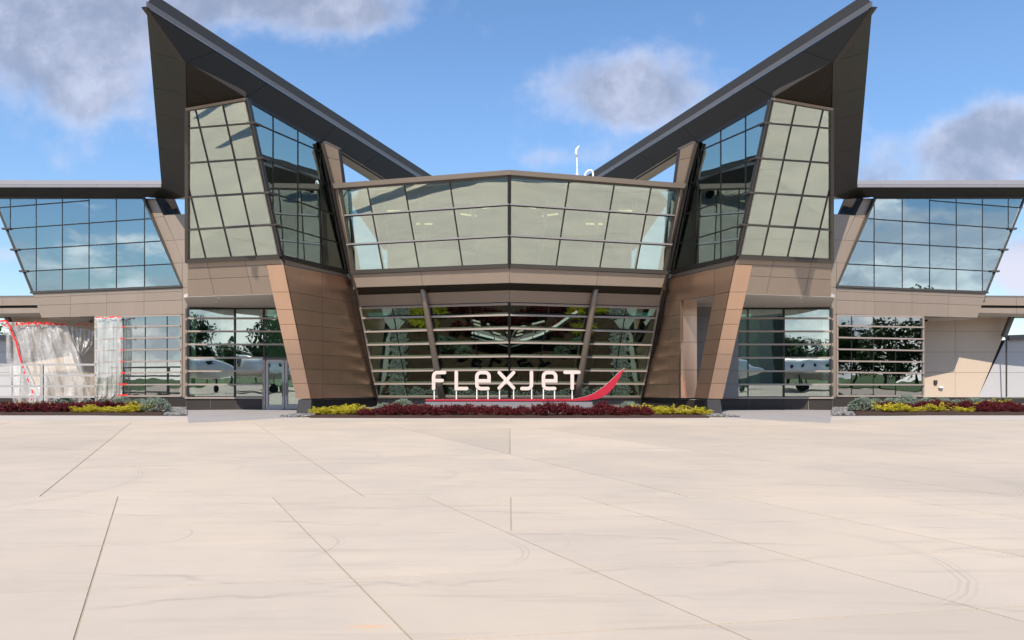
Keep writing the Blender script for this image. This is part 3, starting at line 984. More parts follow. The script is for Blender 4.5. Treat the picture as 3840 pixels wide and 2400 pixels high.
    # ---------------- wing: upper glass
    r1 = ((0, 779), (332, 752), lambda x, y: x < 332, (-14, 780), (332, 752))
    hc = [r1, ((25, 859), (565, 820)), ((60, 937), (605, 904)), ((91, 1018), (641, 990))]
    hc = [hc[1], hc[2], hc[3], r1]
    vc = [((x, 700), (x, 1200)) for x in (136, 234, 334, 436.5, 542)]
    vc = [vc[0], vc[1], vc[2], vc[3], vc[4], ((39, 700), (39, 1200), lambda x, y: y < 850 and x < 136, (39, 743), (39, 857))]
    # horizontal glass lines must be cut after the verticals that bound them
    fr = edgebars(WG, [(-22, 743), (537, 743), (682, 1073), (121, 1095)], 0.09, 0.04, 0.16).build('curtain_wall', 'dark', BLD, label='upper floor glass wall of the wing')
    cs = cells([(-22, 743), (537, 743), (682, 1073), (121, 1095)], [x[:2] for x in vc[:5]] + [x[:2] for x in hc[:3]])
    cs2 = []
    for c in cs:
        cx = sum(p[0] for p in c) / len(c); cy = sum(p[1] for p in c) / len(c)
        if cx < 332 and cy < 835:
            for d in split(c, (0, 779), (332, 752)):
                dx = sum(p[0] for p in d) / len(d)
                cs2 += split(d, (39, 0), (39, 10)) if dx < 136 else [d]
        else:
            cs2.append(c)
    for c in cs2:
        r = inset([WG.hit(*p) for p in c], 0.018)
        if r and area3(r) > 0.01:
            cen = sum(r, Vector()) / len(r)
            rot = Matrix.Rotation(random.gauss(0, 0.002), 3, Vector((random.uniform(-1, 1), 0, random.uniform(-1, 1))).normalized())
            MB().prism([cen + rot @ (p - cen) for p in r], WG.n * -0.012).build('pane', 'glass_wing', fr)
    PW = [(-22, 743), (537, 743), (682, 1073), (121, 1095)]
    for s in hc:
        seg = (s[3], s[4]) if len(s) > 3 else clipline(PW, s[0], s[1])
        MB().bar(WG.hit(*seg[0]), WG.hit(*seg[1]), 0.055, WG.n, 0.03, 0.1).build('rail', 'black', fr)
        if len(s) <= 3:
            a = WG.hit(*seg[0])
            MB().box(a.x - 0.18, a.x + 0.32, a.y - 0.16, a.y + 0.02, a.z - 0.05, a.z + 0.05).build('rail_cap', 'dark', fr)
    for s in vc:
        seg = (s[3], s[4]) if len(s) > 3 else clipline(PW, s[0], s[1])
        MB().bar(WG.hit(*seg[0]), WG.hit(*seg[1]), 0.05, WG.n, 0.012, 0.02).build('mullion', 'black', fr)
        MB().bar(WG.hit(*seg[0]), WG.hit(*seg[1]), 0.07, WG.n, -0.024, 0.28).build('fin', 'pale', fr)
    # ---------------- wing: bands
    MB().bar(WP.hit(117, 1098), WP.hit(686, 1075), 0.08, WP.n, 0.08, 0.1).build('sill', 'dark', BLD)
    cladding(WP, [(121, 1100), (684, 1079), (684, 1177.5), (156, 1192)],
             [((138, 1115), (684, 1092)), ((153, 1145), (684, 1125))] + [((x, 1000), (x, 1300)) for x in (264, 400, 540)], 'tan', BLD, name='wing_band', back=0.35)
    MB().prism([WG.hit(538, 744), WG.hit(683, 1074), WP.hit(683, 1074), WP.hit(538, 744)], Vector((0.02, 0, 0))).build('reveal', 'dark', BLD)
    cladding(WP, [(540, 744), (582, 744), (612, 806), (614, 812), (683, 965), (683, 1075)], [((572, 817), (700, 800)), ((612, 903), (698, 898)), ((650, 987), (698, 985))], 'tan', BLD, name='wing_end', back=0.3)
    cladding(WP, [(613, 807), (735, 800), (735, 1080), (684, 1078), (683, 966)], [((612, 903), (698, 898)), ((650, 987), (698, 985))], 'tan', BLD, name='wing_end', back=0.3)
    cladding(WP, [(684, 1078), (735, 1079), (735, 1490), (684, 1490)], [((600, 1178), (750, 1178)), ((600, 1307), (750, 1307))], 'tan', BLD, name='wing_end', back=0.3)
    q = [at(582, 743, 36.6), at(648, 743, 37.2), at(672, 801, 37.2), at(612, 806, 36.3)]
    MB().prism(q, Vector((0, 0.25, 0))).build('return_wall', 'leaf_soffit', BLD)
    # ---------------- wing: ground floor window
    lw = [((360, 1228), (677, 1222)), ((360, 1272), (677, 1266)), ((360, 1315), (677, 1310)), ((360, 1358), (677, 1354)), ((360, 1400), (677, 1396)), ((360, 1443), (677, 1442))]
    curtain(WP, [(359, 1189), (681, 1182), (681, 1485), (359, 1485)], lw, [((x, 1100), (x, 1600)) for x in (462, 545, 627)], 'glass_gr', BLD, em='frame', ew=0.09, louvre=0.09, vw=0.05, tilt=0.004, finw=0.10, find=0.35,
            label='ground floor window of the wing with louvres')
    cladding(WP, [(355, 1490), (735, 1490), (735, 1530), (355, 1527)], [((x, 1400), (x, 1600)) for x in (440, 535, 624)], 'stone', BLD, name='stone_base', piece='stone', jm='mortar', back=0.3, gap=0.009)
    # soffit of the wing overhang and recessed beige wall
    z5 = WP.hit(300, 1188).z
    w_a, w_b = WP.hit(156, 1192), WP.hit(357, 1187)
    MB().prism([Vector((w_a.x + .05, w_a.y + .14, z5)), Vector((w_b.x, w_b.y + .14, z5)), Vector((w_b.x, 41.2, z5)), Vector((w_a.x + 1.5, 41.2, z5)), Vector((w_a.x - 0.2, 39.4, z5))], Vector((0, 0, 0.1))).build('wing_soffit', 'soffit_white', BLD)
    MB().prism([w_b + Vector((0, 0, -0)), Vector((w_b.x, w_b.y, 0)), Vector((w_b.x, 41, 0)), Vector((w_b.x, 41, w_b.z))], Vector((0.15, 0, 0))).build('side_wall', 'innerdark', BLD)
    cladding(RW, [(24, 1180), (358, 1200), (358, 1490), (152, 1490)], [((238, 1100), (238, 1600))] + [((0, y), (10, y)) for y in (1242, 1320, 1397)], 'beige', BLD, name='recessed_wall', back=0.3)
    RG = Plane(at(0, 1400, 41.15), at(100, 1400, 41.05), at(0, 1200, 41.15))
    cladding(RG, [(-330, 1258), (50, 1275), (153, 1490), (-330, 1490)], [((46, 1100), (46, 1600)), ((-150, 1100), (-150, 1600))] + [((0, y), (10, y)) for y in (1320, 1397)], 'greyp', BLD, name='end_wall', back=0.3)
    MB().prism([RG.hit(-330, 1244), RG.hit(54, 1258), RG.hit(48, 1277), RG.hit(-330, 1262)], Vector((0, -0.35, 0))).build('coping', 'fascia', BLD)
    cladding(RG, [(-330, 1492), (358, 1492), (358, 1516), (-330, 1516)], [((x, 1400), (x, 1600)) for x in (-200, -100, 0, 90, 180, 270)], 'stone', BLD, name='stone_base', piece='stone', jm='mortar', back=0.2, gap=0.006, off=0.12)
    a, b = at(26, 1184, 40.5), at(57, 1262, 40.5)
    MB().bar(a, b, 0.22, Vector((0, -1, 0)), 0.15, 0.1).build('strut', 'fascia', BLD)
    MB().tube([b, at(47, 1264, 40.4), at(46, 1290, 40.4), at(46, 1488, 40.6)], 0.045, 8).build('downpipe', 'fascia_dark', BLD)
    # lower roof running outwards
    LR = Plane(at(0, 1200, 38.6), at(100, 1200, 38.6), at(0, 1100, 38.6))
    MB().prism([LR.hit(-330, 1112), LR.hit(126, 1108), LR.hit(126, 1114), LR.hit(-330, 1119)], Vector((0, 1.5, 0))).build('low_roof_edge', 'fascia', BLD)
    cladding(LR, [(-330, 1119), (127, 1114), (140, 1145), (-330, 1149)], [((8, 1000), (8, 1300)), ((-150, 1000), (-150, 1300))], 'tan', BLD, name='low_fascia', back=0.5)
    MB().prism([LR.hit(-330, 1149) + Vector((0, .2, 0)), LR.hit(140, 1146) + Vector((0, .2, 0)), LR.hit(142, 1156) + Vector((0, .2, 0)), LR.hit(-330, 1159) + Vector((0, .2, 0))], Vector((0, 0.3, 0))).build('low_gap', 'joint', BLD)
    cladding(LR, [(-330, 1158), (143, 1154), (151, 1174), (-330, 1183)], [((8, 1000), (8, 1300)), ((-150, 1000), (-150, 1300))], 'tan', BLD, name='low_fascia', back=0.5)
    l0, l1 = LR.hit(-330, 1180), LR.hit(151, 1176)
    zl = 0.5 * (l0.z + l1.z)
    MB().prism([Vector((l0.x, 38.65, l0.z)), Vector((l1.x, 38.65, l1.z)), Vector((l1.x + 0.6, 41.2, l1.z)), Vector((l0.x, 41.2, l0.z))], Vector((0, 0, 0.08))).build('low_soffit', 'soffit_white', BLD)
    # ---------------- wing roof
    def we(px, py, o=0.0):
        return WE.hit(px, py) - WE.n * o
    f0, f1 = we(-330, 703), we(606, 703)
    g0_, g1_ = we(-330, 690, 0.02), we(604, 690, 0.02)
    h0_, h1_ = we(-330, 672, 0.12), we(602, 675, 0.12)
    wf = MB().prism([f0, f1, g1_, g0_], WE.n * -0.2).build('wing_fascia', 'fascia_dark', BLD)
    xj = [-330, -200, -60, 92, 227, 364, 518, 605]
    for i in range(len(xj) - 1):
        r = inset([we(xj[i], 703, -0.02), we(xj[i + 1], 703, -0.02), we(xj[i + 1], 691, -0.02), we(xj[i], 691, -0.02)], 0.006)
        MB().prism(r, WE.n * -0.03).build('fascia_panel', 'rooftrim', wf)
    MB().prism([g0_, g1_, h1_, h0_], WE.n * -0.4).build('wing_roof_edge', 'rooftrim', BLD)
    wg0 = WG.hit(-330, 741)
    SP = Plane(f0, f1, wg0)
    cladding(SP, [(-330, 704), (604, 704), (560, 740), (-330, 740)], [((x, 704), (x - 60 + (x - 300) * 0.1, 740)) for x in (92, 227, 364, 518)], 'soffit', BLD, name='wing_soffit', back=0.12, gap=0.006)
    MB().prism([WG.hit(-330, 737), WG.hit(545, 737), WG.hit(545, 745), WG.hit(-330, 745)], Vector((0, -0.08, 0))).build('head_beam', 'black', BLD)
    m = MB()
    A_, B_, C_, D_ = SP.hit(560, 741), f1, P3.hit(704, 738), at(704, 748, 37.0)
    E_ = at(645, 747, 36.8)
    m.prism([A_, B_, E_], Vector((0, 0, 0.12))).prism([B_, C_, E_], Vector((0, 0, 0.12))).prism([C_, D_, E_], Vector((0, 0, 0.12)))
    m.build('link_soffit', 'soffit', BLD)
    MB().prism([we(-330, 690, .3) + Vector((0, 0, .1)), we(600, 690, .3) + Vector((0, 0, .1)), at(560, 700, 38.0), at(430, 728, 45), at(-330, 728, 50)], Vector((0, 0, 0.15))).build('roof_deck', 'fascia_dark', BLD)
    # ---------------- canopy
    cladding(P1, [(548, 24), (1560, 659), (1600, 690), (1480, 696), (1269, 562), (1207, 530), (922, 368), (697, 233)],
             [], 'soffit', BLD, name='canopy_soffit', back=0.25, gap=0.004) if False else None
    bk = MB()
    polyP1 = [[(548, 24), (812, 190), (697, 233)], [(697, 233), (812, 190), (1008, 313), (920, 366)],
              [(920, 366), (1008, 313), (1262, 472), (1207, 530)], [(1207, 530), (1262, 472), (1425, 574), (1357, 618), (1268, 563)],
              [(1357, 618), (1425, 574), (1640, 709), (1503, 709)]]
    deck = MB()
    for pp in polyP1:
        deck.prism([P1.hit(*p) - P1.n * 0.03 for p in pp], -P1.n * 0.22)
    dk = deck.build('canopy', 'joint', BLD, label='upswept roof canopy over the tower')
    for pp in polyP1:
        r = inset([P1.hit(*p) for p in pp], 0.007)
        MB().prism(r, -P1.n * 0.03).build('soffit_panel', 'soffit', dk)
    # underside behind: beige, its sunlit brightness put into the colour
    e0, e1 = P1.hit(1268, 563), P1.hit(1503, 709)
    zq = [e0, e1, at(1440, 709, 35.0), at(1272, 604, 31.2)]
    MB().prism(zq, Vector((0, 0, 0.1))).build('rear_soffit', 'beige', dk)
    # fascia
    N = 7
    bot = [(548 + (1640 - 548) * k / N, 24 + (709 - 24) * k / N) for k in range(N + 1)]
    for k in range(N):
        a, b = P1.hit(*bot[k]), P1.hit(*bot[k + 1])
        t = (b - a).normalized() * 0.006
        a, b = a + t, b - t
        up = Vector((0, 0, 0.17))
        MB().prism([a, b, b + up, a + up], Vector((0.05, 0.08, 0))).build('fascia_panel', 'fascia', dk)
    for k in range(5):
        ka, kb = k / 5, (k + 1) / 5
        a = P1.hit(548 + 1092 * ka, 24 + 685 * ka) + Vector((0.03, 0.04, 0.172))
        b = P1.hit(548 + 1092 * kb, 24 + 685 * kb) + Vector((0.03, 0.04, 0.172))
        t = (b - a).normalized() * 0.004
        bk_ = Vector((0.12, 0.16, 0.30))
        MB().prism([a + t, b - t, b - t + bk_, a + t + bk_], Vector((0.1, 0.2, 0))).build('roof_edge', 'fascia_dark', dk)
    # outer leaf of the canopy
    leaf = [(548, 24), (697, 233), (704, 738), (606, 703)]
    lf = MB().prism([P3.hit(*p) - P3.n * 0.03 for p in [(549, 30), (697, 236), (704, 738), (606, 702)]], -P3.n * 0.05).build('canopy_leaf', 'leaf_soffit', BLD)
    for c in cells(leaf, [((562, 195), (693, 228)), ((574, 328), (698, 357)), ((582, 425), (701, 452)), ((590, 550), (703, 576))]):
        r = inset([P3.hit(*p) for p in c], 0.006)
        if r: MB().prism(r, -P3.n * 0.02).build('soffit_panel', 'leaf_soffit', lf)
    tri = [(697, 233), (922, 367), (704, 409)]
    tf = MB().prism([P2.hit(*p) - P2.n * 0.03 for p in tri], -P2.n * 0.2).build('inner_soffit', 'joint', BLD)
    for c in cells(tri, [((704, 331), (812, 389))]):
        r = inset([P2.hit(*p) for p in c], 0.006)
        if r: MB().prism(r, -P2.n * 0.03).build('soffit_panel', 'soffit', tf)
    MB().bar(TL.hit(704, 410), TL.hit(925, 371), 0.09, TL.n, 0.14, 0.1).build('head_trim', 'band', BLD)
    # ---------------- inside
    z2, zf = 5.2, 5.68
    V = Vector
    fl = MB().prism([V((0, 28.6, zf)), V((-6.3, 30.35, zf)), V((-7.4, 31.8, zf)), V((-9.0, 28.4, zf)), V((-13.2, 29.0, zf)), V((-13.2, 42, zf)), V((0, 42, zf))], V((0, 0, 0.3))).build('floor_slab', 'floor', BLD)
    MB().prism([V((0, 27.5, 9.6)), V((-6.6, 29.3, 9.6)), V((-7.3, 30.8, 9.6)), V((-7.9, 42, 9.6)), V((0, 42, 9.6))], V((0, 0, 0.2))).build('roof_slab', 'inner', BLD)
    lt = TL.hit(704, 410)
    MB().prism([Ct + V((0, .15, 0)), E0 + V((-.1, .1, .1)), V((-8.6, 31, 12.0)), V((-9.4, 40, 12.0)), V((-13.4, 40, 12.0)), lt + V((.1, .1, 0))], V((0, 0, 0.2))).build('tower_roof', 'inner', BLD)
    MB().box(-13.6, -8.9, 37.5, 37.8, z2, 11.95).build('inner_wall', 'pale', BLD)
    MB().box(-7.6, 0, 41.5, 41.8, z2, 9.6).build('inner_wall', 'pale', BLD)
    MB().box(-16.5, 0, 41.0, 41.4, 0, z2).build('inner_wall', 'innerdark', BLD)
    k1, k2 = TL.hit(708, 420) + V((0, .15, 0)), TL.hit(708, 975) + V((0, .15, 0))
    MB().prism([k2, V((k2.x, 37.5, k2.z)), V((k1.x, 37.5, k1.z)), k1], V((0.1, 0, 0))).build('inner_wall', 'pale', BLD)
    MB().prism([V((-8.0, 31.5, z2)), V((-8.9, 37.5, z2)), V((-8.9, 37.5, 11.9)), V((-8.15, 29.5, 11.6))], V((-0.12, 0, 0))).build('inner_wall', 'pale', BLD)
    MB().prism([V((-16.4, 33.3, 0.03)), V((0, 32.0, 0.03)), V((0, 41, 0.03)), V((-16.4, 41, 0.03))], V((0, 0, 0.01))).build('ground_floor', 'floor', BLD)
    # wing floor and walls
    d = (W1 - W0); d.z = 0
    wa = W0 + V((0.6, 0.3, 0)); wb = W0 + d * 1.25 + V((0, 0.3, 0))
    wa.z = wb.z = 6.05
    MB().prism([wa, wb, wb + V((0, 7, 0)), wa + V((0, 7, 0))], V((0, 0, 0.25))).build('floor_slab', 'floor', BLD)
    MB().prism([wa + V((0, 7.6, 0)), wb + V((-2, 7.6, 0)), wb + V((-2, 7.6, 5.6)), wa + V((0, 7.6, 4.6))], V((0, 0.2, 0))).build('inner_wall', 'pale', BLD)
    wz = V((0, 0, -6.03))
    MB().prism([V((-15.6, 35.2, 0.02)), V((-22.2, 37.0, 0.02)), V((-22.2, 42.6, 0.02)), V((-15.6, 42.6, 0.02))], V((0, 0, 0.01))).build('ground_floor', 'floor', BLD)
    MB().box(-22.2, -15.6, 42.5, 42.8, 0, 6.0).build('inner_wall', 'innerdark', BLD)
    MB().prism([V((-15.6, 36.0, 0)), V((-15.6, 42.5, 0)), V((-15.6, 42.5, 6.0)), V((-15.6, 36.0, 6.0))], V((0.2, 0, 0))).build('inner_wall', 'innerdark', BLD)
    MB().prism([V((-15.7, 35.8, 4.98)), V((-22.1, 37.4, 4.98)), V((-22.1, 42.5, 4.98)), V((-15.7, 42.5, 4.98))], V((0, 0, 0.1))).build('ceiling', 'inner', BLD)
    # slanted white structure seen through the wing and tower glass
    for (p, q) in (((330, 760), (225, 1080)), ((205, 1085), (120, 850)), ((470, 900), (560, 1070)), ((180, 1090), (95, 800))):
        a, b = WP.hit(*p) + V((0, 1.6, 0)), WP.hit(*q) + V((0, 1.6, 0))
        MB().tube([a, b], 0.10, 8).build('brace', 'white', BLD)
    for (p, q) in (((140, 1060), (340, 1075)), ((250, 985), (430, 985))):
        a, b = WP.hit(*p) + V((0, 3.6, 0)), WP.hit(*q) + V((0, 3.6, 0))
        MB().tube([a, b], 0.06, 6).build('inner_rail', 'rail', BLD)
    for (px, d_) in ((1130, 1.6), (1230, 1.2)):
        a, b = TR.hit(px - 60, 560) + V((-.5, d_, 0)), TR.hit(px, 1000) + V((-.5, d_, 0))
        MB().tube([a, b], 0.11, 10).build('inner_column', 'pale', BLD)
    for (px, py, pz) in ((1590, 1000, 1.2), (1445, 1000, 1.5), (1790, 990, 2.4)):
        a = CU.hit(px, 990) + V((0, pz, 0)); b = CU.hit(px - 35, 690) + V((0, pz, 0))
        MB().tube([a, b], 0.09, 10).build('inner_column', 'pale', BLD)
    # lit strips under the middle roof
    for (x, y, an) in ((-0.9, 31.0, 140), (-2.0, 32.6, 30), (-5.6, 31.8, 0), (-4.4, 34.5, 0)):
        dv = V((math.cos(R(an)), math.sin(R(an)), 0)) * 0.42
        pv = V((-dv.y, dv.x, 0)) * 0.10
        c = V((x, y, 9.56))
        MB().prism([c - dv - pv, c + dv - pv, c + dv + pv, c - dv + pv], V((0, 0, -0.05))).build('ceiling_lamp', 'lamp', BLD)
    # desks and chairs glimpsed behind the sill
    for (x, y) in ((-1.2, 30.2), (-1.8, 30.6), (-3.0, 31.0), (-0.4, 30.0)):
        bxx = MB().box(x - .16, x + .16, y, y + .08, 5.9, 6.35)
        bxx.build('chair_back', 'white', BLD)
    SIDE = 1


half(1)
half(-1)
# middle post and roof ridge where the two halves meet
MB().tube([CU.hit(1910, 661) - CU.n * 0 + Vector((0, -0.02, 0)), CU.hit(1910, 998) + Vector((0, -0.02, 0))], 0.075, 8).build('corner_post', 'black', BLD)
MB().tube([CL.hit(1910, 1136) + Vector((0, 0.0, 0)), CL.hit(1910, 1488) + Vector((0, 0.0, 0))], 0.075, 8).build('corner_post', 'black', BLD)

# ------------------------------------------------------------------ lettered sign
SD = 28.6
SIGN = thing('lettered_sign', 'raised pinkish white letters above a long red swoosh on a low grey plinth', 'sign', (0, SD, 0))


def stroke(pts, w, closed=False):
    """rounded flat stroke with thickness, from a 2-D pixel polyline"""
    P = [Vector((p[0], p[1])) for p in pts]
    n = len(P)
    L, Rr = [], []
    for i in range(n):
        a = P[i - 1] if (i > 0 or closed) else P[i]
        b = P[(i + 1) % n] if (i < n - 1 or closed) else P[i]
        t1 = (P[i] - a).normalized() if (P[i] - a).length > 1e-6 else (b - P[i]).normalized()
        t2 = (b - P[i]).normalized() if (b - P[i]).length > 1e-6 else t1
        t = (t1 + t2).normalized()
        nn = Vector((-t.y, t.x))
        k = 1 / max(0.5, nn.dot(Vector((-t1.y, t1.x))))
        L.append(P[i] + nn * w / 2 * k)
        Rr.append(P[i] - nn * w / 2 * k)
    return L, Rr


def letter_solid(mb, strokes, w, D, depth):
    for si, st in enumerate(strokes):
        L, Rr = stroke(st, w)
        dd = D - 0.004 * si
        for i in range(len(L) - 1):
            mb.prism([at(L[i].x, L[i].y, dd), at(L[i + 1].x, L[i + 1].y, dd), at(Rr[i + 1].x, Rr[i + 1].y, dd), at(Rr[i].x, Rr[i].y, dd)], Vector((0, depth, 0)))
        for e in (0, -1):
            c = Vector(st[e])
            ring = [at(c.x + w / 2 * math.cos(a), c.y + w / 2 * math.sin(a), dd - 0.0015) for a in [2 * math.pi * k / 14 for k in range(14)]]
            mb.prism(ring, Vector((0, depth, 0)))


def arc(cx, cy, rx, ry, a0, a1, n=10):
    return [(cx + rx * math.cos(R(a0 + (a1 - a0) * k / n)), cy + ry * math.sin(R(a0 + (a1 - a0) * k / n))) for k in range(n + 1)]


def e_letter(x0):
    # x0 = left centreline
    x1 = x0 + 46
    top, mid, bot = 1397, 1428, 1457
    s1 = [(x0 + 2, mid), (x1, mid), (x1, 1412)] + arc(x1 - 15, top + 15, 15, 15, 0, -90, 5) + arc(x0 + 15, top + 15, 15, 15, -90, -180, 5) + [(x0, bot - 15)] + arc(x0 + 15, bot - 15, 15, 15, 180, 90, 5) + [(x1 - 4, bot)]
    # drop duplicate points
    out = [s1[0]]
    for p in s1[1:]:
        if math.hypot(p[0] - out[-1][0], p[1] - out[-1][1]) > 0.5:
            out.append(p)
    return [out]


LW = 13
F_ = [arc(1640, 1411, 14, 14, -90, -180, 5) + [(1626, 1457)], [(1640, 1397), (1667, 1397)], [(1628, 1427), (1658, 1427)]]
L_ = [[(1711, 1396), (1711, 1457), (1750, 1457)]]
E1_ = e_letter(1788)
X_ = [[(1872, 1397), (1926, 1455)], [(1926, 1397), (1872, 1455)]]
J_ = [[(1993, 1396), (1993, 1443)] + arc(1979, 1443, 14, 14, 0, 90, 5)[1:] + [(1957, 1457)]]
E2_ = e_letter(2038)
T_ = [[(2119, 1396), (2171, 1396)], [(2146, 1398), (2146, 1457)]]
for nm, st in (('letter_f', F_), ('letter_l', L_), ('letter_e', E1_), ('letter_x', X_), ('letter_j', J_), ('letter_e', E2_), ('letter_t', T_)):
    mb = MB()
    letter_solid(mb, st, LW, SD, 0.10)
    mb.build(nm, 'letter', SIGN)
for px in (1628, 1711, 1788, 1830, 1873, 1926, 1994, 2038, 2080, 2146):
    a, b = at(px, 1457, SD), at(px, 1499, SD)
    MB().tube([a + Vector((0, .05, 0)), b + Vector((0, .05, 0))], 0.026, 8).build('sign_post', 'white', SIGN)
# red swoosh
top = [(1595, 1497.5), (2150, 1496), (2190, 1489), (2225, 1476), (2262, 1452), (2290, 1427), (2320, 1398), (2343, 1380)]
bot = [(1595, 1503.5), (2150, 1503.5), (2205, 1502), (2246, 1495), (2280, 1476), (2302, 1452), (2322, 1420), (2343, 1380.5)]
sw = MB()
for i in range(len(top) - 1):
    sw.prism([at(*top[i], SD - .02), at(*top[i + 1], SD - .02), at(*bot[i + 1], SD - .02), at(*bot[i], SD - .02)], Vector((0, 0.03, 0)))
swo = sw.build('swoosh', 'red', SIGN)
sb_ = MB()
for i in range(len(top) - 1):
    sb_.prism([at(*top[i], SD + .012) , at(*top[i + 1], SD + .012), at(*bot[i + 1], SD + .012), at(*bot[i], SD + .012)], Vector((0, 0.13, 0)))
sb_.build('swoosh_back', 'white', SIGN)
a, b = at(1597, 1507, SD), at(2219, 1507, SD)
MB().box(a.x, b.x, SD - .25, SD + .3, -0.02, a.z).build('plinth', 'plinth', SIGN)

# ------------------------------------------------------------------ planting beds
def bedmesh(name, poly, n=70, zb=0.0):
    xs_ = [p[0] for p in poly]; ys_ = [p[1] for p in poly]
    bm = bmesh.new()
    vs = [bm.verts.new((p[0], p[1], 0)) for p in poly]
    bm.faces.new(vs)
    for it in range(1):
        x0, x1 = min(xs_), max(xs_); y0, y1 = min(ys_), max(ys_)
        k = int((x1 - x0) / 0.22)
        for i in range(1, k):
            bmesh.ops.bisect_plane(bm, geom=bm.verts[:] + bm.edges[:] + bm.faces[:], plane_co=(x0 + (x1 - x0) * i / k, 0, 0), plane_no=(1, 0, 0))
        k = int((y1 - y0) / 0.22)
        for i in range(1, k):
            bmesh.ops.bisect_plane(bm, geom=bm.verts[:] + bm.edges[:] + bm.faces[:], plane_co=(0, y0 + (y1 - y0) * i / k, 0), plane_no=(0, 1, 0))
    bm.verts.ensure_lookup_table()
    bd = {v for e in bm.edges if e.is_boundary for v in e.verts}
    for v_ in bm.verts:
        v_.co.z = zb + (0.012 if v_ in bd else 0.07 + random.uniform(-0.025, 0.03))
    me = bpy.data.meshes.new(name)
    bm.to_mesh(me); bm.free()
    me.materials.append(M['mulch'])
    o = bpy.data.objects.new(name, me)
    COL.objects.link(o)
    return struct(o)


cbed = [(x, bowed(x)) for x in (-7.9, -6, -3, 0, 3, 6, 7.9)]
bedmesh('planting_bed', cbed + [(8.3, 29.2), (6.9, 33.4), (0, 31.4), (-6.9, 33.4), (-8.3, 29.2)])
bedmesh('planting_bed', [(-34, 28.02), (-14.5, 28.02), (-17.9, 34.9), (-22.2, 36.7), (-34, 36.7)])
bedmesh('planting_bed', [(34, 28.02), (14.5, 28.02), (17.9, 34.9), (22.2, 36.7), (34, 36.7)])


def leafquad(vs, fs, p, d, l, w, up=None):
    side = d.cross(Vector((random.gauss(0, 1), random.gauss(0, 1), random.gauss(0, 1))))
    if side.length < 1e-4: side = Vector((1, 0, 0))
    side = side.normalized() * w / 2
    k = len(vs)
    vs += [p - side * 0.3, p + d * l * 0.5 - side, p + d * l, p + d * l * 0.5 + side]
    fs.append((k, k + 1, k + 2, k + 3))


def plant_mesh(kind, seed):
    rs = random.Random(seed)
    st = random.getstate(); random.seed(seed)
    vs, fs = [], []
    G = random.gauss
    if kind == 'red':        # mounded barberry: fine upright twigs full of small leaves
        for i in range(230):
            z = random.uniform(0.0, 1)
            a = random.uniform(0, 2 * math.pi)
            lob = 1 + 0.16 * math.sin(3 * a + seed) + 0.10 * math.sin(7 * a + 2 * seed)
            r = math.sqrt(max(0, 1 - z * z)) * lob
            p0 = Vector((r * math.cos(a) * 0.36, r * math.sin(a) * 0.36, 0.04 + z * 0.27 * (1 + .15 * math.sin(5 * a)))) * random.uniform(0.6, 1.02)
            ax = (Vector((p0.x, p0.y, 0.18 + p0.z * .5)).normalized() + Vector((G(0, .3), G(0, .3), 0.3))).normalized()
            L = random.uniform(0.07, 0.15)
            for k in range(14):
                t = k / 14
                dd = (ax * 0.5 + Vector((G(0, .6), G(0, .6), G(0.1, .5)))).normalized()
                leafquad(vs, fs, p0 + ax * L * t, dd, random.uniform(0.028, 0.05), 0.032)
    elif kind == 'yellow':   # spreading juniper: arching sprays
        for i in range(60):
            a = random.uniform(0, 2 * math.pi)
            rise = random.uniform(0.15, 0.95)
            L = random.uniform(0.30, 0.52)
            h = Vector((math.cos(a), math.sin(a), 0))
            for k in range(22):
                t = (k + random.random()) / 22
                p = h * L * t + Vector((0, 0, 0.02 + rise * L * math.sin(t * 2.0) * 0.62))
                for s in (-1, 1):
                    sd = Vector((-h.y, h.x, 0)) * s
                    dd = (h * 0.7 + sd * 0.8 + Vector((G(0, .25), G(0, .25), 0.45 + G(0, .3)))).normalized()
                    leafquad(vs, fs, p, dd, random.uniform(0.035, 0.075) * (1.15 - 0.4 * t), 0.02)
    elif kind == 'blue':     # dwarf globe spruce: needle tufts on a dome
        for i in range(340):
            z = random.uniform(-0.05, 1)
            a = random.uniform(0, 2 * math.pi)
            r = math.sqrt(max(0, 1 - z * z))
            nrm = Vector((r * math.cos(a), r * math.sin(a), z))
            p0 = Vector((nrm.x * 0.34, nrm.y * 0.34, 0.07 + nrm.z * 0.30)) * random.uniform(0.80, 1.04)
            ax = (nrm + Vector((G(0, .35), G(0, .35), 0.25 + G(0, .25)))).normalized()
            for k in range(14):
                dd = (ax * 0.7 + Vector((G(0, .55), G(0, .55), G(0, .55)))).normalized()
                leafquad(vs, fs, p0 + ax * 0.07 * k / 14, dd, random.uniform(0.035, 0.055), 0.017)
    elif kind == 'crown':    # tree crown of leaf clumps
        cl = []
        for i in range(26):
            a = random.uniform(0, 2 * math.pi); z = random.uniform(-0.6, 1)
            r = math.sqrt(1 - z * z) * random.uniform(0.3, 0.95)
            cl.append((Vector((r * math.cos(a) * 1.0, r * math.sin(a), z * 1.15)) * 0.75, random.uniform(0.2, 0.36)))
        for c, r in cl:
            for k in range(120):
                d = Vector((G(0, 1), G(0, 1), G(0, 1))).normalized()
                p = c + d * r * random.uniform(0.6, 1.05)
                leafquad(vs, fs, p, Vector((G(0, 1), G(0, 1), G(0, 1))).normalized(), random.uniform(0.07, 0.12), 0.07)
    random.setstate(st)
    me = bpy.data.meshes.new(kind + '_foliage')
    me.from_pydata([tuple(v_) for v_ in vs], [], fs)
    me.materials.append(M['leaf_' + {'red': 'red', 'yellow': 'yellow', 'blue': 'blue', 'crown': 'green'}[kind]])
    return me


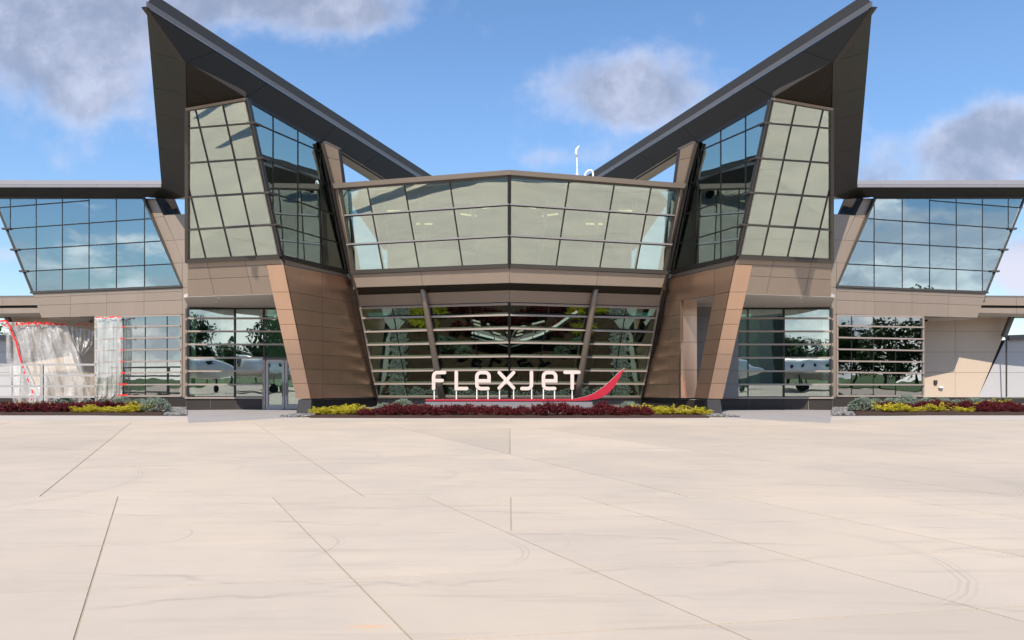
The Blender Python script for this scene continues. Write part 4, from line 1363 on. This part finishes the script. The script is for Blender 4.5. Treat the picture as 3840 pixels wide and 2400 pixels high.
PM = {k: [plant_mesh(k, 10 + i * 7 + len(k)) for i in range(n)] for k, n in (('red', 4), ('yellow', 4), ('blue', 3), ('crown', 4))}
for k, lst in PM.items():      # a few woody stems for every kind
    pass
stem_me = {}
for kind, hgt, rad in (('red', 0.22, 0.006), ('yellow', 0.12, 0.006), ('blue', 0.22, 0.012)):
    b = MB()
    for i in range(7):
        a = i * 0.9
        b.tube([Vector((0, 0, -0.03)), Vector((math.cos(a) * .06, math.sin(a) * .06, hgt * .5)), Vector((math.cos(a) * .13, math.sin(a) * .13, hgt))], rad, 5)
    o = b.build('stem_source', 'bark')
    stem_me[kind] = o.data
    bpy.data.objects.remove(o)

SHRUB = {'red': ('barberry_shrub', 'shrub', 'dark red barberry shrubs'), 'yellow': ('juniper_shrub', 'shrub', 'golden spreading junipers'), 'blue': ('spruce_shrub', 'shrub', 'blue green dwarf spruces')}
used_labels = set()


def shrub(kind, px, d, scale, label):
    name, cat, grp = SHRUB[kind]
    p = at(px, 1500, d)
    t = thing(name, label, cat, (p.x, p.y, 0.05), grp, random.uniform(0, 6.28))
    s = scale * random.uniform(0.9, 1.1) * {'red': 1.16, 'yellow': 1.3, 'blue': 1.0}[kind]
    w_ = s * {'red': 0.98, 'yellow': 0.88, 'blue': 0.98}[kind]
    for nm, me in (('foliage', random.choice(PM[kind])), ('stem', stem_me[kind])):
        o = bpy.data.objects.new(nm, me)
        COL.objects.link(o)
        o.parent = t
        o.scale = (w_ * random.uniform(0.92, 1.15), w_, s * random.uniform(0.72, 1.2))
    return t


ORD = ['first', 'second', 'third', 'fourth', 'fifth', 'sixth', 'seventh', 'eighth', 'ninth', 'tenth', 'eleventh', 'twelfth', 'thirteenth', 'fourteenth', 'fifteenth',
       'sixteenth', 'seventeenth', 'eighteenth', 'nineteenth', 'twentieth', 'twenty-first', 'twenty-second', 'twenty-third', 'twenty-fourth', 'twenty-fifth', 'twenty-sixth', 'twenty-seventh', 'twenty-eighth']
ADJ = {'red': 'dark red barberry', 'yellow': 'golden yellow juniper', 'blue': 'blue green dwarf spruce'}


def row(kind, xs_, d, sc, where, jit=0.12, skip_label=None):
    for i, px in enumerate(xs_):
        lab = '%s %s from the left, %s' % (ORD[i], ADJ[kind], where)
        sc_i = sc[i] if hasattr(sc, '__len__') else sc
        shrub(kind, px + random.uniform(-4, 4), d + random.uniform(-jit, jit), sc_i, lab)


# centre bed
row('yellow', [1188, 1222, 1262, 1300, 1345], 27.6, [0.75, 0.85, 0.9, 0.95, 0.7], 'front of centre bed, left end')
row('yellow', [1240, 1290, 1330, 1370], 28.5, [0.8, 1.1, 0.9, 0.7], 'back of centre bed, left end')
row('yellow', [2450, 2490, 2530, 2570, 2610, 2645], 27.7, [0.85, 0.8, 0.85, 0.8, 0.85, 0.7], 'front of centre bed, right end')
row('yellow', [2400, 2432, 2474], 28.8, [0.9, 0.95, 0.8], 'back of centre bed, right end')
row('red', [1368, 1410, 1462, 1510, 1560, 1612, 1662, 1710, 1758, 1806, 1856, 1905, 1958, 2010, 2060, 2112, 2162, 2215, 2268, 2320, 2372, 2415], 27.15,
    [0.75, .85, .9, 1.0, 1.0, .95, .95, 1.0, .95, .9, .95, 1.05, .85, .95, 1.05, 1.0, 1.0, .95, 1.0, 1.0, .95, .8], 'front row below the letters', 0.1)
row('red', [1480, 1540, 1590, 2250, 2305, 2350], 28.3, .85, 'second row beside the plinth', 0.1)
row('blue', [1441, 1513, 1588], 29.6, [1.2, 1.2, 1.15], 'left of the grey plinth')
row('blue', [2266, 2362], 29.6, [1.2, 1.2], 'right of the grey plinth')
# left bed
row('yellow', [60, 100, 145, 190], 31.6, [0.85, 0.9, 0.95, 0.9], 'back of left bed')
row('yellow', [222], 31.0, 0.6, 'alone beneath the railing end')
row('yellow', [305, 345, 395, 440, 482, 522], 29.2, [0.85, 0.8, 0.9, 0.9, 0.95, 1.0], 'front edge of left bed')
row('red', [-30, 18, 62, 108, 155, 200, 246, 284], 29.6, 1.02, 'front row of left bed', 0.2)
row('red', [262, 310, 355, 402, 450, 498, 540], 31.6, .85, 'back row of left bed', 0.2)
row('blue', [249, 331, 388, 460, 524], 33.6, [1.55, 1.3, 1.25, 1.25, 1.35], 'against wall behind left bed')
shrub('blue', 581, 29.6, 1.42, 'large round blue green spruce at the gravel end of the left bed')
# right bed
shrub('blue', 3234, 30.4, 1.55, 'large round blue green spruce at the gravel end of the right bed')
row('blue', [3283, 3343, 3406, 3480, 3540, 3592, 3655, 3700], 33.8, [1.35, 1.2, 1.45, 1.45, 1.35, 1.2, 1.3, 1.3], 'against stone of right bed')
row('yellow', [3327, 3415, 3513, 3614], 29.6, [1.12, 1.15, 1.0, .9], 'front row of right bed')
row('yellow', [3575, 3610, 3668, 3705, 3740, 3772], 32.8, [.8, .9, .8, .85, 1.0, .9], 'back of right bed')
row('red', [3290, 3372, 3462, 3560, 3660, 3698, 3738, 3780, 3826], 31.0, .95, 'middle row of right bed', 0.2)
row('red', [3330, 3400, 3450, 3505, 3550, 3620, 3690], 32.5, .85, 'rear row of right bed', 0.2)
row('red', [3680, 3730, 3775, 3815], 29.8, .8, 'outer corner of right bed', 0.1)


# gravel strips: real pebbles, far too many to count
def gravel(name, polys, n, label, slant=False):
    ico = bmesh.new()
    bmesh.ops.create_icosphere(ico, subdivisions=1, radius=1)
    V0 = [v_.co.copy() for v_ in ico.verts]
    F0 = [[v_.index for v_ in f_.verts] for f_ in ico.faces]
    ico.free()
    vs, fs = [], []
    for poly in polys:
        (x0, y0, x1, y1, cnt) = poly
        for i in range(cnt):
            c = Vector((random.uniform(x0, x1), random.uniform(y0, y1), n + 0.012 + random.uniform(0, 0.035)))
            if slant:
                c.x *= c.y / 28.0
            s = Vector((random.uniform(.035, .07), random.uniform(.03, .055), random.uniform(.018, .035)))
            rot = Matrix.Rotation(random.uniform(0, 6), 3, 'Z')
            k = len(vs)
            vs += [tuple(c + rot @ Vector((q.x * s.x, q.y * s.y, q.z * s.z))) for q in V0]
            fs += [[k + j for j in f_] for f_ in F0]
    me = bpy.data.meshes.new(name)
    me.from_pydata(vs, [], fs)
    me.materials.append(M['pebble'])
    for p in me.polygons: p.use_smooth = True
    o = bpy.data.objects.new(name, me)
    COL.objects.link(o)
    o['kind'] = 'stuff'
    o['label'] = label
    o['category'] = 'gravel'
    return o


gravel('gravel', [(-14.5, 28.05, -13.55, 34.9, 3600)], 0, 'grey river pebbles between the left bed and the left entrance walk', True)
gravel('gravel', [(13.55, 28.05, 14.5, 34.9, 3600)], 0, 'grey river pebbles between the right bed and the right entrance walk', True)
for sx_, side_ in ((1, 'left'), (-1, 'right')):
    bx = []
    for k_ in range(9):
        tt = k_ / 8
        x_, y_ = -8.45 + 2.0 * tt, 29.6 + 3.6 * tt
        x0_, x1_ = sorted((sx_ * x_, sx_ * (x_ + 1.0)))
        bx.append((x0_, y_ - .3, x1_, y_ + .3, 430))
    for k_ in range(7):
        x_ = -6.3 + k_ * 0.9
        y_ = 31.75 + 0.27 * abs(x_ + .45)
        x0_, x1_ = sorted((sx_ * x_, sx_ * (x_ + .9)))
        bx.append((x0_, y_ - .85, x1_, y_ - .05, 420))
    x0_, x1_ = sorted((sx_ * -9.7, sx_ * -8.2))
    gravel('gravel', [(min(sx_ * -9.3, sx_ * -7.9), 26.9, max(sx_ * -9.3, sx_ * -7.9), 28.6, 900)], 0, 'small patch of grey pebbles at the foot of the %s copper pier' % side_)
    gravel('gravel', bx, 0.085, 'grey pebbles along the %s half of the middle wall' % side_)

# ------------------------------------------------------------------ railing on the left
RLD = 32.8
RL = thing('railing', 'grey steel railing with five bars in front of the left recess', 'railing', (at(155, 1500, RLD).x, RLD, 0))
for px in (157, -215):
    a = at(px, 1365, RLD)
    MB().box(a.x - .075, a.x + .075, RLD - .04, RLD + .04, 0.02, a.z).build('post', 'rail', RL)
for y in (1367.5, 1408, 1448, 1488):
    for (x0, x1) in ((-330, 150), (164, 357)):
        a, b = at(x0, y, RLD), at(x1, y, RLD)
        MB().box(a.x, b.x, RLD - .03, RLD + .03, a.z - .05, a.z + .05).build('bar', 'rail', RL)
a, b = at(-330, 1519, RLD), at(150, 1519, RLD)
MB().box(a.x, b.x, RLD - .03, RLD + .03, a.z - .05, a.z + .05).build('bar', 'rail', RL)

# ------------------------------------------------------------------ plastic sheets with red tape
def sheet(name, outline_px, D, label, tapes, folds=0.10, seed=1):
    """outline_px: list of rows [(xl,y),(xr,y)] top to bottom"""
    t = thing(name, label, 'plastic sheet', (at(*outline_px[0][0], D).x, D, 0))
    rs = random.Random(seed)
    nx = 46
    vs, fs = [], []
    ph = [rs.uniform(0, 6.28) for _ in range(6)]
    rows = []
    for k in range(len(outline_px) - 1):
        (a, b), (c, d) = outline_px[k], outline_px[k + 1]
        m_ = 8
        for j in range(m_ + (1 if k == len(outline_px) - 2 else 0)):
            t_ = j / m_
            rows.append(((a[0] + (c[0] - a[0]) * t_, a[1] + (c[1] - a[1]) * t_), (b[0] + (d[0] - b[0]) * t_, b[1] + (d[1] - b[1]) * t_)))
    for ri, (l, r_) in enumerate(rows):
        for i in range(nx + 1):
            s = i / nx
            x = l[0] + (r_[0] - l[0]) * s; y = l[1] + (r_[1] - l[1]) * s
            v_ = ri / len(rows)
            dy = folds * (math.sin(s * 40 + v_ * 5 + ph[0]) * 0.5 + math.sin(s * 71 - v_ * 7 + ph[1]) * 0.35 + math.sin(s * 17 + v_ * 9 + ph[2]) * 0.6 + rs.uniform(-.15, .15))
            vs.append(tuple(at(x, y, D + dy * (0.4 + v_)) - Vector(t.location)))
    for ri in range(len(rows) - 1):
        for i in range(nx):
            k = ri * (nx + 1) + i
            fs.append((k, k + 1, k + nx + 2, k + nx + 1))
    me = bpy.data.meshes.new('film')
    me.from_pydata(vs, [], fs)
    me.materials.append(M['plastic'])
    for p in me.polygons: p.use_smooth = True
    o = bpy.data.objects.new('film', me)
    COL.objects.link(o); o.parent = t
    sm = o.modifiers.new('thickness', 'SOLIDIFY'); sm.thickness = 0.002
    for (p, q, w) in tapes:
        a, b = at(*p, D - 0.16), at(*q, D - 0.16)
        MB().bar(a, b, w * D / F, Vector((0, -1, 0)), 0.006, 0.006).build('tape', 'tape', t)
    return t


tp = []
xs_ = [(60, 1215), (95, 1213.5), (130, 1212), (170, 1213), (210, 1215), (250, 1216.5)]
for i in range(len(xs_) - 1):
    tp.append((xs_[i], xs_[i + 1], 4.5))
for (x, y, dx, dy) in ((62, 1215, 0, 8), (83, 1213, 0, 7), (108, 1214, 1, 8), (134, 1214, 3, 10), (157, 1213, 9, 6), (170, 1212, 6, -5), (188, 1213, 4, 4), (211, 1216, 3, 5), (232, 1217, 2, 4), (18, 1222, 10, 3), (40, 1238, 6, 3)):
    tp.append(((x - dx, y - dy), (x + dx, y + dy), 3.5))
st_ = [(0, 1205), (22, 1202), (36, 1222), (44, 1244), (52, 1264), (62, 1283), (66, 1305), (72, 1330), (82, 1362)]
for i in range(len(st_) - 1):
    tp.append((st_[i], st_[i + 1], 6.5))
for (a, b) in (((84, 1372), (89, 1381)), ((90, 1392), (94, 1401)), ((102, 1419), (108, 1432)), ((120, 1460), (122, 1475)), ((120, 1481), (119, 1487)), ((118, 1493), (118, 1503))):
    tp.append((a, b, 5))
tp += [((284, 1217), (300, 1217.5), 4), ((313, 1218), (332, 1218), 4)]
sheet('plastic_sheet', [[(2, 1206), (250, 1216)], [(22, 1262), (262, 1260)], [(24, 1350), (300, 1340)], [(36, 1440), (335, 1440)], [(50, 1512), (340, 1508)]], 36.6 + 1.8,
      'crumpled clear plastic sheet hung with red tape over the beige wall at left', tp, 0.16, 3)
sheet('plastic_sheet', [[(250, 1218), (356, 1240)], [(262, 1262), (350, 1292)], [(285, 1310), (325, 1320)], [(300, 1330), (312, 1334)]], 38.6,
      'loose clear plastic swag sagging beside the wing window', [], 0.2, 9)
tp = [((358, 1192), (370, 1190), 4), ((372, 1190), (386, 1191), 5), ((392, 1196), (400, 1193), 4), ((408, 1190), (430, 1188), 5), ((438, 1188), (455, 1189), 4)]
for (y, x0, x1) in ((1226, 456, 467), (1270, 452, 465), (1312, 453, 465), (1356, 452, 466), (1399, 452, 469), (1441, 444, 475), (1482, 442, 481)):
    tp.append(((x0, y), (x1, y - 0.5), 5))
sheet('plastic_sheet', [[(356, 1190), (455, 1189)], [(355, 1250), (463, 1240)], [(355, 1400), (461, 1400)], [(355, 1480), (458, 1482)], [(357, 1514), (412, 1516)]], 36.2,
      'clear plastic film taped in red over the first bay of the wing window', tp, 0.05, 5)

# ------------------------------------------------------------------ small fixtures
def dome(px, py, D, label):
    p = at(px, py, D)
    t = thing('security_camera', label, 'camera', (p.x, p.y, p.z))
    MB().tube([p + Vector((0, 0, 0.0)), p + Vector((0, 0, 0.07))], [0.13, 0.15], 14).build('mount', 'rail', t)
    MB().tube([p + Vector((0, 0, -0.10)), p + Vector((0, 0, -0.085)), p + Vector((0, 0, -0.05)), p + Vector((0, 0, 0))], [0.02, 0.06, 0.10, 0.115], 14).build('dome', 'black', t, smooth=True)


dome(341, 1203, 39.0, 'black dome camera under the left wing overhang')
dome(3473, 1200, 39.0, 'black dome camera under the right wing overhang')
p = at(3507, 1434, 40.55)
t = thing('wall_socket', 'small black socket box on the shaded beige wall', 'socket box', tuple(p))
MB().box(p.x - .10, p.x + .10, p.y - .06, p.y, p.z - .13, p.z + .13).build('box', 'black', t)
MB().box(p.x - .07, p.x + .07, p.y - .075, p.y - .06, p.z - .09, p.z + .09).build('cover', 'dark', t)
p = at(3528, 1454, 40.55)
t = thing('wall_light', 'small white oval light low on the sunlit beige wall', 'light', tuple(p))
MB().tube([p + Vector((-.14, -.04, 0)), p + Vector((-.07, -.05, 0.03)), p + Vector((.07, -.05, .03)), p + Vector((.14, -.04, 0))], [0.03, .07, .07, .03], 10).build('casing', 'white', t, smooth=True)
MB().box(p.x - .09, p.x + .09, p.y - .05, p.y, p.z - .09, p.z - .05).build('bracket', 'rail', t)

# rooftop mast and bent pipe
MD = 33.0
p = at(2164, 655, MD); p.z = 9.75
t = thing('rooftop_mast', 'white lattice-legged mast with curved vane above the middle roof', 'mast', tuple(p))
apex = at(2164, 625, MD)
for dx in (-17, -7, 7, 17):
    q = at(2164 + dx, 655, MD + (0.25 if abs(dx) < 10 else -0.1)); q.z = 9.75
    q2 = apex + (q - apex) * 1.0
    MB().tube([apex, q2], 0.02, 6).build('leg', 'white', t)
MB().tube([at(2164, 628, MD), at(2163, 582, MD)], [0.035, 0.025], 8).build('pole', 'white', t)
MB().tube([at(2163, 590, MD), at(2160, 573, MD), at(2162, 561, MD), at(2168, 552, MD), at(2173, 546, MD)], [0.03, 0.065, 0.06, 0.045, 0.012], 8).build('vane', 'white', t, smooth=True)
p = at(2224, 655, MD); p.z = 9.75
t = thing('bent_pipe', 'white hooped pipe rising over the middle roof edge', 'pipe', tuple(p))
pts = [at(2193, 662, MD), at(2197, 648, MD), at(2206, 640, MD), at(2216, 638, MD), at(2222, 643, MD), at(2224, 655, MD)]
e = pts[-1].copy(); e.z = 9.75
pts.append(e)
s_ = pts[0].copy(); s_.z = 9.75
MB().tube([s_] + pts, 0.05, 8).build('pipe', 'white', t, smooth=True)
MB().tube([e, e + Vector((0, 0, 0.08))], 0.09, 10).build('flange', 'silver', t)


# ------------------------------------------------------------------ trees
def tree(px, D, h, label, grp=None, w=None, loc=None, group='trees beyond the apron'):
    p = Vector(loc) if loc else at(px, 1500, D)
    p.z = -0.06
    t = thing('tree', label, 'tree', tuple(p), grp, random.uniform(0, 6))
    w = w or h * 0.36
    b = MB()
    o = Vector(t.location)
    b.tube([o, o + Vector((0.05, 0, h * .3)), o + Vector((-.1, .1, h * .65)), o + Vector((0, 0, h * .9))], [h * .025, h * .018, h * .011, h * .004], 8)
    for i in range(7):
        a = i * 0.9 + 0.3
        s = o + Vector((0, 0, h * (.3 + .07 * i)))
        b.tube([s, s + Vector((math.cos(a), math.sin(a), .6)) * w * .7], [h * .008, h * .002], 5)
    b.build('trunk', 'bark', t)
    c = bpy.data.objects.new('crown', random.choice(PM['crown']))
    COL.objects.link(c); c.parent = t
    c.location = (0, 0, h * .54)
    c.scale = (w, w, h * .5)
    return t


tree(-40, 44, 4.6, 'dark green tree at the far left beyond the recessed wall', w=2.4)
tree(-120, 52, 6.5, 'taller dark tree at the far left behind the first', w=3.0)
gr_ = 'trees behind the apron seen in the glass'
k = 0
for i in range(62):
    x = -110 + i * 3.5 + random.uniform(-1.5, 1.5)
    hgt = random.uniform(8.5, 11.5) * (1.3 if 15 < i < 27 or i > 44 else 0.85)
    tree(0, 0, hgt, 'bushy dark green tree in the row across the apron, seen only in the glass', gr_, w=hgt * .5, loc=(x, -80 - random.uniform(0, 14), 0))

# ------------------------------------------------------------------ jets parked behind the camera: they show in the glass
def jet(loc, yaw, label, L=26.0, stripe=True):
    t = thing('business_jet', label, 'jet', loc, 'white business jets parked on the apron')
    O = Vector(loc)
    Rz = Matrix.Rotation(yaw, 3, 'Z')
    def Tm(mb):
        mb.v = [O + Rz @ v_ for v_ in mb.v]
        return mb
    r = 1.22
    st = [(0, 0.02, 2.25), (0.35, .28, 2.25), (1.0, .55, 2.3), (2.0, .85, 2.4), (3.2, 1.12, 2.55), (4.5, r, 2.6), (9, r, 2.6), (16, r, 2.6), (19, 1.1, 2.7), (22, .75, 3.0), (24.5, .35, 3.25), (26, .05, 3.4)]
    b = MB()
    b.tube([Vector((L / 2 - s[0] * L / 26, 0, s[2])) for s in st], [s[1] for s in st], 28)
    Tm(b).build('fuselage', 'white', t, smooth=True)
    for i in range(8):
        for s in (-1, 1):
            x = L / 2 - 7.2 - i * 1.15
            c = Vector((x, s * (r * 0.965), 2.95))
            b = MB().prism([c + Vector((0.17 * math.cos(a), 0.0, 0.24 * math.sin(a))) for a in [k_ * math.pi / 5 for k_ in range(10)]], Vector((0, s * 0.06, 0)))
            Tm(b).build('cabin_window', 'carpaint', t)
    for s in (-1, 1):
        b = MB().prism([Vector((L / 2 - 2.3, s * .60, 2.92)), Vector((L / 2 - 3.4, s * 1.0, 2.95)), Vector((L / 2 - 3.75, s * .96, 3.36)), Vector((L / 2 - 3.1, s * .62, 3.3))], Vector((0.05, s * .1, .06)))
        Tm(b).build('cockpit_window', 'carpaint', t)
        b = MB().prism([Vector((3.0, s * .9, 1.75)), Vector((-2.8, s * .9, 1.75)), Vector((-7.2, s * 11.6, 2.45)), Vector((-5.6, s * 11.6, 2.45))], Vector((0, 0, .16)))
        Tm(b).build('wing', 'white', t)
        b = MB().prism([Vector((-5.6, s * 11.6, 2.45)), Vector((-7.2, s * 11.6, 2.45)), Vector((-8.0, s * 12.0, 3.7)), Vector((-7.4, s * 12.0, 3.7))], Vector((0, s * .1, 0)))
        Tm(b).build('winglet', 'white', t)
        b = MB().tube([Vector((x, s * 2.15, 3.35)) for x in (-5.2, -5.35, -6.0, -8.2, -9.4)], [.62, .74, .80, .72, .45], 20, caps=False)
        Tm(b).build('engine', 'white', t, smooth=True)
        b = MB().tube([Vector((-5.5, s * 2.15, 3.35)), Vector((-5.6, s * 2.15, 3.35))], .64, 20)
        Tm(b).build('engine_fan', 'carpaint', t)
        b = MB().prism([Vector((-6.4, s * 1.0, 3.1)), Vector((-8.4, s * .8, 3.2)), Vector((-8.2, s * 1.6, 3.3)), Vector((-6.6, s * 1.6, 3.25))], Vector((0, 0, .14)))
        Tm(b).build('pylon', 'white', t)
        b = MB().prism([Vector((-11.6, 0, 7.0)), Vector((-13.2, 0, 7.0)), Vector((-14.1, s * 3.9, 7.15)), Vector((-13.1, s * 3.9, 7.15))], Vector((0, 0, .12)))
        Tm(b).build('tailplane', 'white', t)
        b = MB().tube([Vector((-1.5, s * 1.9, 0.42)), Vector((-1.5, s * 1.9, 1.8))], .07, 8)
        b.tube([Vector((-1.5, s * 1.7, .42)), Vector((-1.5, s * 2.1, .42))], .42, 18)
        Tm(b).build('main_gear', 'rubber', t)
        b = MB()
        for (x0, x1, zz) in ((L / 2 - 4, 2, 2.12), (L / 2 - 4, 2, 1.98)):
            b.prism([Vector((x0, s * 1.17, zz)), Vector((-8, s * 1.17, zz - .1)), Vector((-8, s * 1.17, zz - .16)), Vector((x0, s * 1.17, zz - .07))], Vector((0, s * -.3, 0)))
        Tm(b).build('stripe', 'copper', t)
    b = MB().prism([Vector((-8.2, -.08, 3.6)), Vector((-12.3, -.08, 3.4)), Vector((-13.4, -.08, 7.1)), Vector((-11.6, -.08, 7.1))], Vector((0, .16, 0)))
    Tm(b).build('fin', 'white', t)
    b = MB().tube([Vector((L / 2 - 2.6, 0, 0.3)), Vector((L / 2 - 2.6, 0, 1.9))], .06, 8)
    b.tube([Vector((L / 2 - 2.6, -.14, .3)), Vector((L / 2 - 2.6, .14, .3))], .3, 16)
    Tm(b).build('nose_gear', 'rubber', t)
    return t


jet((-24.5, -9.5, 0), R(-3), 'white business jet parked behind the viewpoint on the left, seen in the glass')
jet((15.5, -9, 0), R(2), 'white business jet parked behind the viewpoint on the right, seen in the glass')

# ------------------------------------------------------------------ hangar and trees to the right of the apron, also only in the glass
HG = thing('hangar', 'grey green metal hangar across the apron, seen only in the glass', 'hangar', (40, -46, 0))
MB().box(33, 47.5, -66, -46, -0.05, 13.0).build('wall', 'hangarwall', HG)
MB().prism([Vector((32.5, -45.7, 13.0)), Vector((48, -45.7, 13.0)), Vector((48, -45.7, 13.4)), Vector((40.2, -45.7, 14.6)), Vector((32.5, -45.7, 13.4))], Vector((0, -20.6, 0))).build('roof', 'fascia', HG)
for i in range(4):
    MB().box(33.8 + i * 2.6, 36.3 + i * 2.6, -45.95, -45.85, 0.05, 9.5).build('door_leaf', 'hangarwall', HG)
MB().box(44.3, 47.2, -45.95, -45.8, 0.0, 11.5).build('opening', 'black', HG)
for i in range(26):
    y = 40 - i * 3.4 + random.uniform(-1, 1)
    hgt = random.uniform(8.5, 10.2)
    tree(0, 0, hgt, 'tall dark tree in the row right of the apron, seen only in the glass', 'trees right of the apron seen in the glass', w=hgt * .5, loc=(84 + random.uniform(-3, 5), y, 0))
